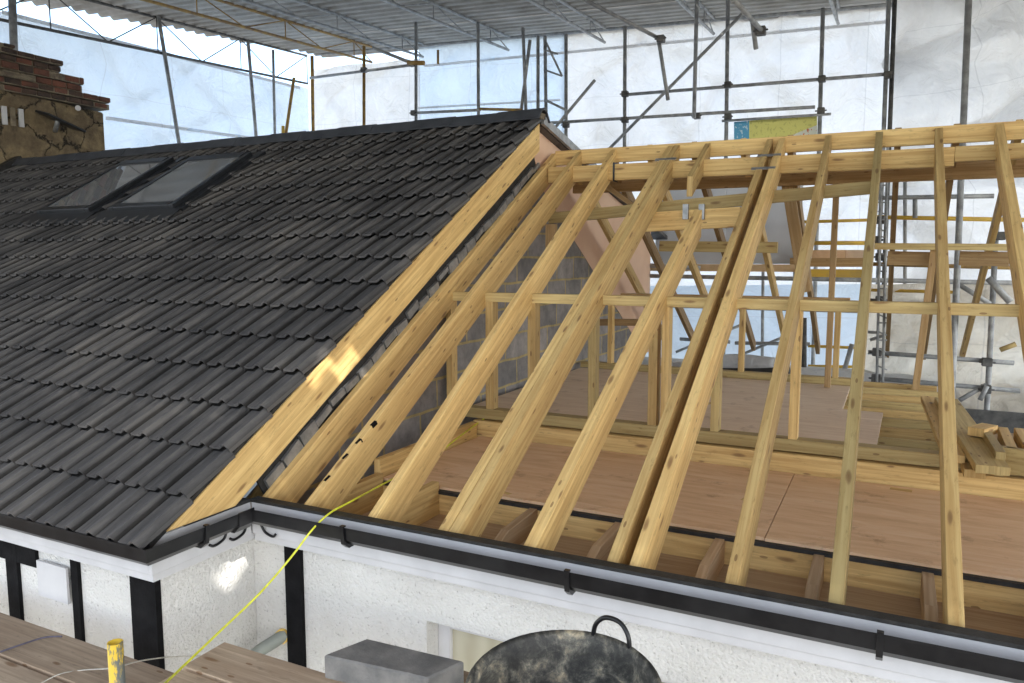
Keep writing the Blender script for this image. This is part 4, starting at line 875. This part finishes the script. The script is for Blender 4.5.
# ------------------------------------------------------------------ sheeting: real folded cloth with thickness
def cloth(name, A, B, C_, D, nu, nv, amp, mt, lab, seed=0, group='scaffold sheeting panels', fold=(1.0, .25), seams=()):
    """A-B along the bottom, D-C along the top"""
    A, B, C_, D = map(Vector, (A, B, C_, D)); nr = (B - A).cross(D - A).normalized(); s = MB(); g_ = []; W_ = (B - A).length; H_ = (D - A).length
    for j in range(nv + 1):
        row = []
        for i in range(nu + 1):
            u, v = i / nu, j / nv; p = A.lerp(B, u).lerp(D.lerp(C_, u), v)
            q = Vector((p.x * fold[0] + p.y * fold[0], p.z * fold[1], seed * 7.3))
            h = noise.fractal(q * .9, .9, 2.1, 5) * amp
            rd = 1 - abs(noise.noise(Vector((p.x * .8 + p.z * .55 + p.y * .8, p.z * .25 - p.x * .2, seed * 3.1 + 5)))) * 3
            h += max(0, rd) * amp * 1.5
            rd2 = 1 - abs(noise.noise(Vector((p.x * .7 - p.z * .8 + p.y * .7, p.z * .3 + p.x * .25, seed * 1.7 + 9)))) * 5
            h += max(0, rd2) * amp * 1.1
            h *= min(1, 8 * min(u, 1 - u) + .05); row.append(p + nr * h)
        g_.append(row)
    for j in range(nv):
        for i in range(nu): s.face([g_[j][i], g_[j][i + 1], g_[j + 1][i + 1], g_[j + 1][i]], [(a_ * W_ / nu, b2 * H_ / nv) for a_, b2 in ((i, j), (i + 1, j), (i + 1, j + 1), (i, j + 1))], True)
    o = s.build(name, mt); tag(o, lab, 'sheeting', group); return o
YC = 14.3; XLW = -12.5
xc0 = aY(312, 75, YC).x; ztop = lambda px, py, Y: aY(px, py, Y).z
def zY(px, py): return aY(px, py, YC)
# left wall
cloth('sheeting', (XLW, 3.5, -Z0), (XLW, YC, -Z0), (XLW, YC, aX(306, 88, XLW).z), (XLW, 3.5, aX(0, 20, XLW).z * 3.5 / aX(0, 20, XLW).y + 1.9), 120, 110, .10, 'sheet_sky_tint', 'sky-tinted translucent sheeting along the left side behind the chimney', 1)
# back wall in panels
pn = [(312, 416, 72, 62, 'sheet', 'white sheeting panel right of the sheeting corner, above the tiled ridge'), (418, 560, 50, 40, 'sheet_sky_tint', 'sky-tinted sheeting panel between the grey poles above the ridge end'), (562, 893, 40, 6, 'sheet', 'widest white sheeting panel in the middle, behind the advertising banner')]
for k, (x0, x1, t0, t1, mt, lab) in enumerate(pn):
    a, b_ = zY(x0, t0), zY(x1, t1); yo = .02 * k
    cloth('sheeting', (a.x, YC + yo, -1.5), (b_.x + .1, YC + yo, -1.5), (b_.x + .1, YC + yo, b_.z + (.05 if k == 0 else 1.0)), (a.x, YC + yo, a.z + (.05 if k == 0 else 1.0)), int(abs(x1 - x0) / 2.5), 90, .10, mt, lab, 3 + k)
# right-hand panel, nearer and deeply creased
a, b_ = aY(896, -30, 13.4), aY(1100, -60, 12.0)
cloth('sheeting', (a.x, 13.4, -.35), (b_.x + .3, 12.0, -.35), (b_.x + .3, 12.0, b_.z + .3), (a.x, 13.4, a.z), 110, 130, .34, 'sheet', 'deeply creased white sheeting at the upper right, behind the last rafters', 11, fold=(1.6, .5))
# lower sun-tinted sheet on the right; lower pale sky-tinted sheet
a, b_ = aY(866, 284, 11.0), aY(1040, 279, 10.6)
cloth('sheeting', (a.x, 11.0, -1.98), (b_.x + .4, 10.6, -1.98), (b_.x + .4, 10.6, b_.z), (a.x, 11.0, a.z), 90, 90, .2, 'sheet_sun_tint', 'sun-tinted sheeting hanging low on the right below the horizontal tubes', 17, fold=(1.3, .7))
a, b_ = aY(640, 286, 12.6), aY(868, 284, 12.6)
cloth('sheeting', (a.x, 12.6, -Z0), (b_.x, 12.6, -Z0), (b_.x, 12.6, b_.z), (a.x, 12.6, a.z), 60, 80, .05, 'sheet_sky_tint', 'pale sky-tinted sheeting seen through the middle of the bare roof, low down', 23)
# seams (reinforced bands) on the sheeting
def seam(a, b_, fn, lab, w_=.03):
    A, B = fn(*a), fn(*b_); tag(MB().stick(A, B, .012, w_ * 2, side=(0, 1, 0) if fn != sX else (1, 0, 0), anchor=(.5, .5)).build('seam_band', 'sheet'), lab, 'seam band', 'bands across the sheeting')
sX = lambda x, y: aX(x, y, XLW + .16); sYb = lambda x, y: aY(x, y, YC - .16)
seam((106, 118), (300, 145), sX, 'pale band running across the sky-tinted left sheeting beside the chimney')
seam((2, 12), (300, 88), sX, 'pale hem along the top of the sky-tinted left sheeting')
seam((424, 66), (886, 22), sYb, 'pale band high along the back sheeting, under the corrugated roof', .025)
seam((418, 108), (560, 100), sYb, 'pale band low on the sky-tinted panel above the ridge end', .02)
# banner on the back scaffold
A, B, C_, D = aY(734, 150, YS2 + .1), aY(817, 142, YS2 + .1), aY(817, 115, YS2 + .1), aY(734, 122, YS2 + .1)
bn = MB(); bn.face([A, B, C_, D], [(0, 0), (1, 0), (1, 1), (0, 1)]); bo = bn.build('banner', 'banner'); sm_ = bo.modifiers.new('thick', 'SOLIDIFY'); sm_.thickness = .01
tag(bo, 'yellow printed banner with a blue square at its left, tied on the back scaffold', 'banner')
# grey panels, lift boards and stacked plywood behind the bare roof
def panel(x0, y0, x1, y1, Y, mt, nm, lab, cat, th=.03):
    a, b_ = aY(x0, y0, Y), aY(x1, y1, Y); tag(MB().box(min(a.x, b_.x), max(a.x, b_.x), Y, Y + th, b_.z, a.z).build(nm, mt, bevel=.002), lab, cat)
panel(657, 172, 724, 264, 11.0, 'slate_panel', 'grey_board', 'grey board leaning behind the pink board, left of the open rear rafters', 'panel')
panel(726, 172, 800, 264, 11.05, 'slate_panel', 'grey_board', 'grey board standing right of the other grey board, behind the tie board', 'panel')
panel(640, 264, 800, 272, 10.5, 'osb', 'lift_board', 'pale plank edge on the rear scaffold lift under the grey boards', 'plank', .3)
panel(790, 258, 872, 267, 10.6, 'pine_brown', 'lift_board', 'brown plank stack on the rear scaffold lift', 'plank', .4)
panel(795, 269, 868, 278, 10.4, 'yellow_steel', 'yellow_beam', 'yellow beam edge under the brown plank stack at the back', 'beam', .08)
panel(812, 250, 845, 258, 10.8, 'ply', 'plywood_stack', 'brown plywood offcut on the rear lift, left of the pale one', 'plywood', .4)
panel(846, 250, 872, 258, 10.85, 'ply2', 'plywood_stack', 'pale triangular plywood offcut on the rear lift', 'plywood', .4)
panel(955, 408, 1060, 440, 9.6, 'steel_dark', 'grey_fence', 'dark grey corrugated barrier low at the far right', 'barrier')
rl = [aY(670, 372, 9.3), aY(700, 366, 9.3), aY(735, 362, 9.4), aY(775, 366, 9.3)]
tag(MB().path(rl, .10, 12).build('sheet_roll', 'sheet'), 'roll of white sheeting lying beyond the rear stud wall', 'roll')
tag(MB().path([aY(660, 378, 9.1), aY(700, 374, 9.1), aY(760, 374, 9.1), aY(790, 372, 9.1)], .07, 12).build('tarpaulin_roll', 'membrane'), 'black rolled tarpaulin lying beyond the rear stud wall', 'roll')
MB_ = [aY(795, 230, 10.9)]
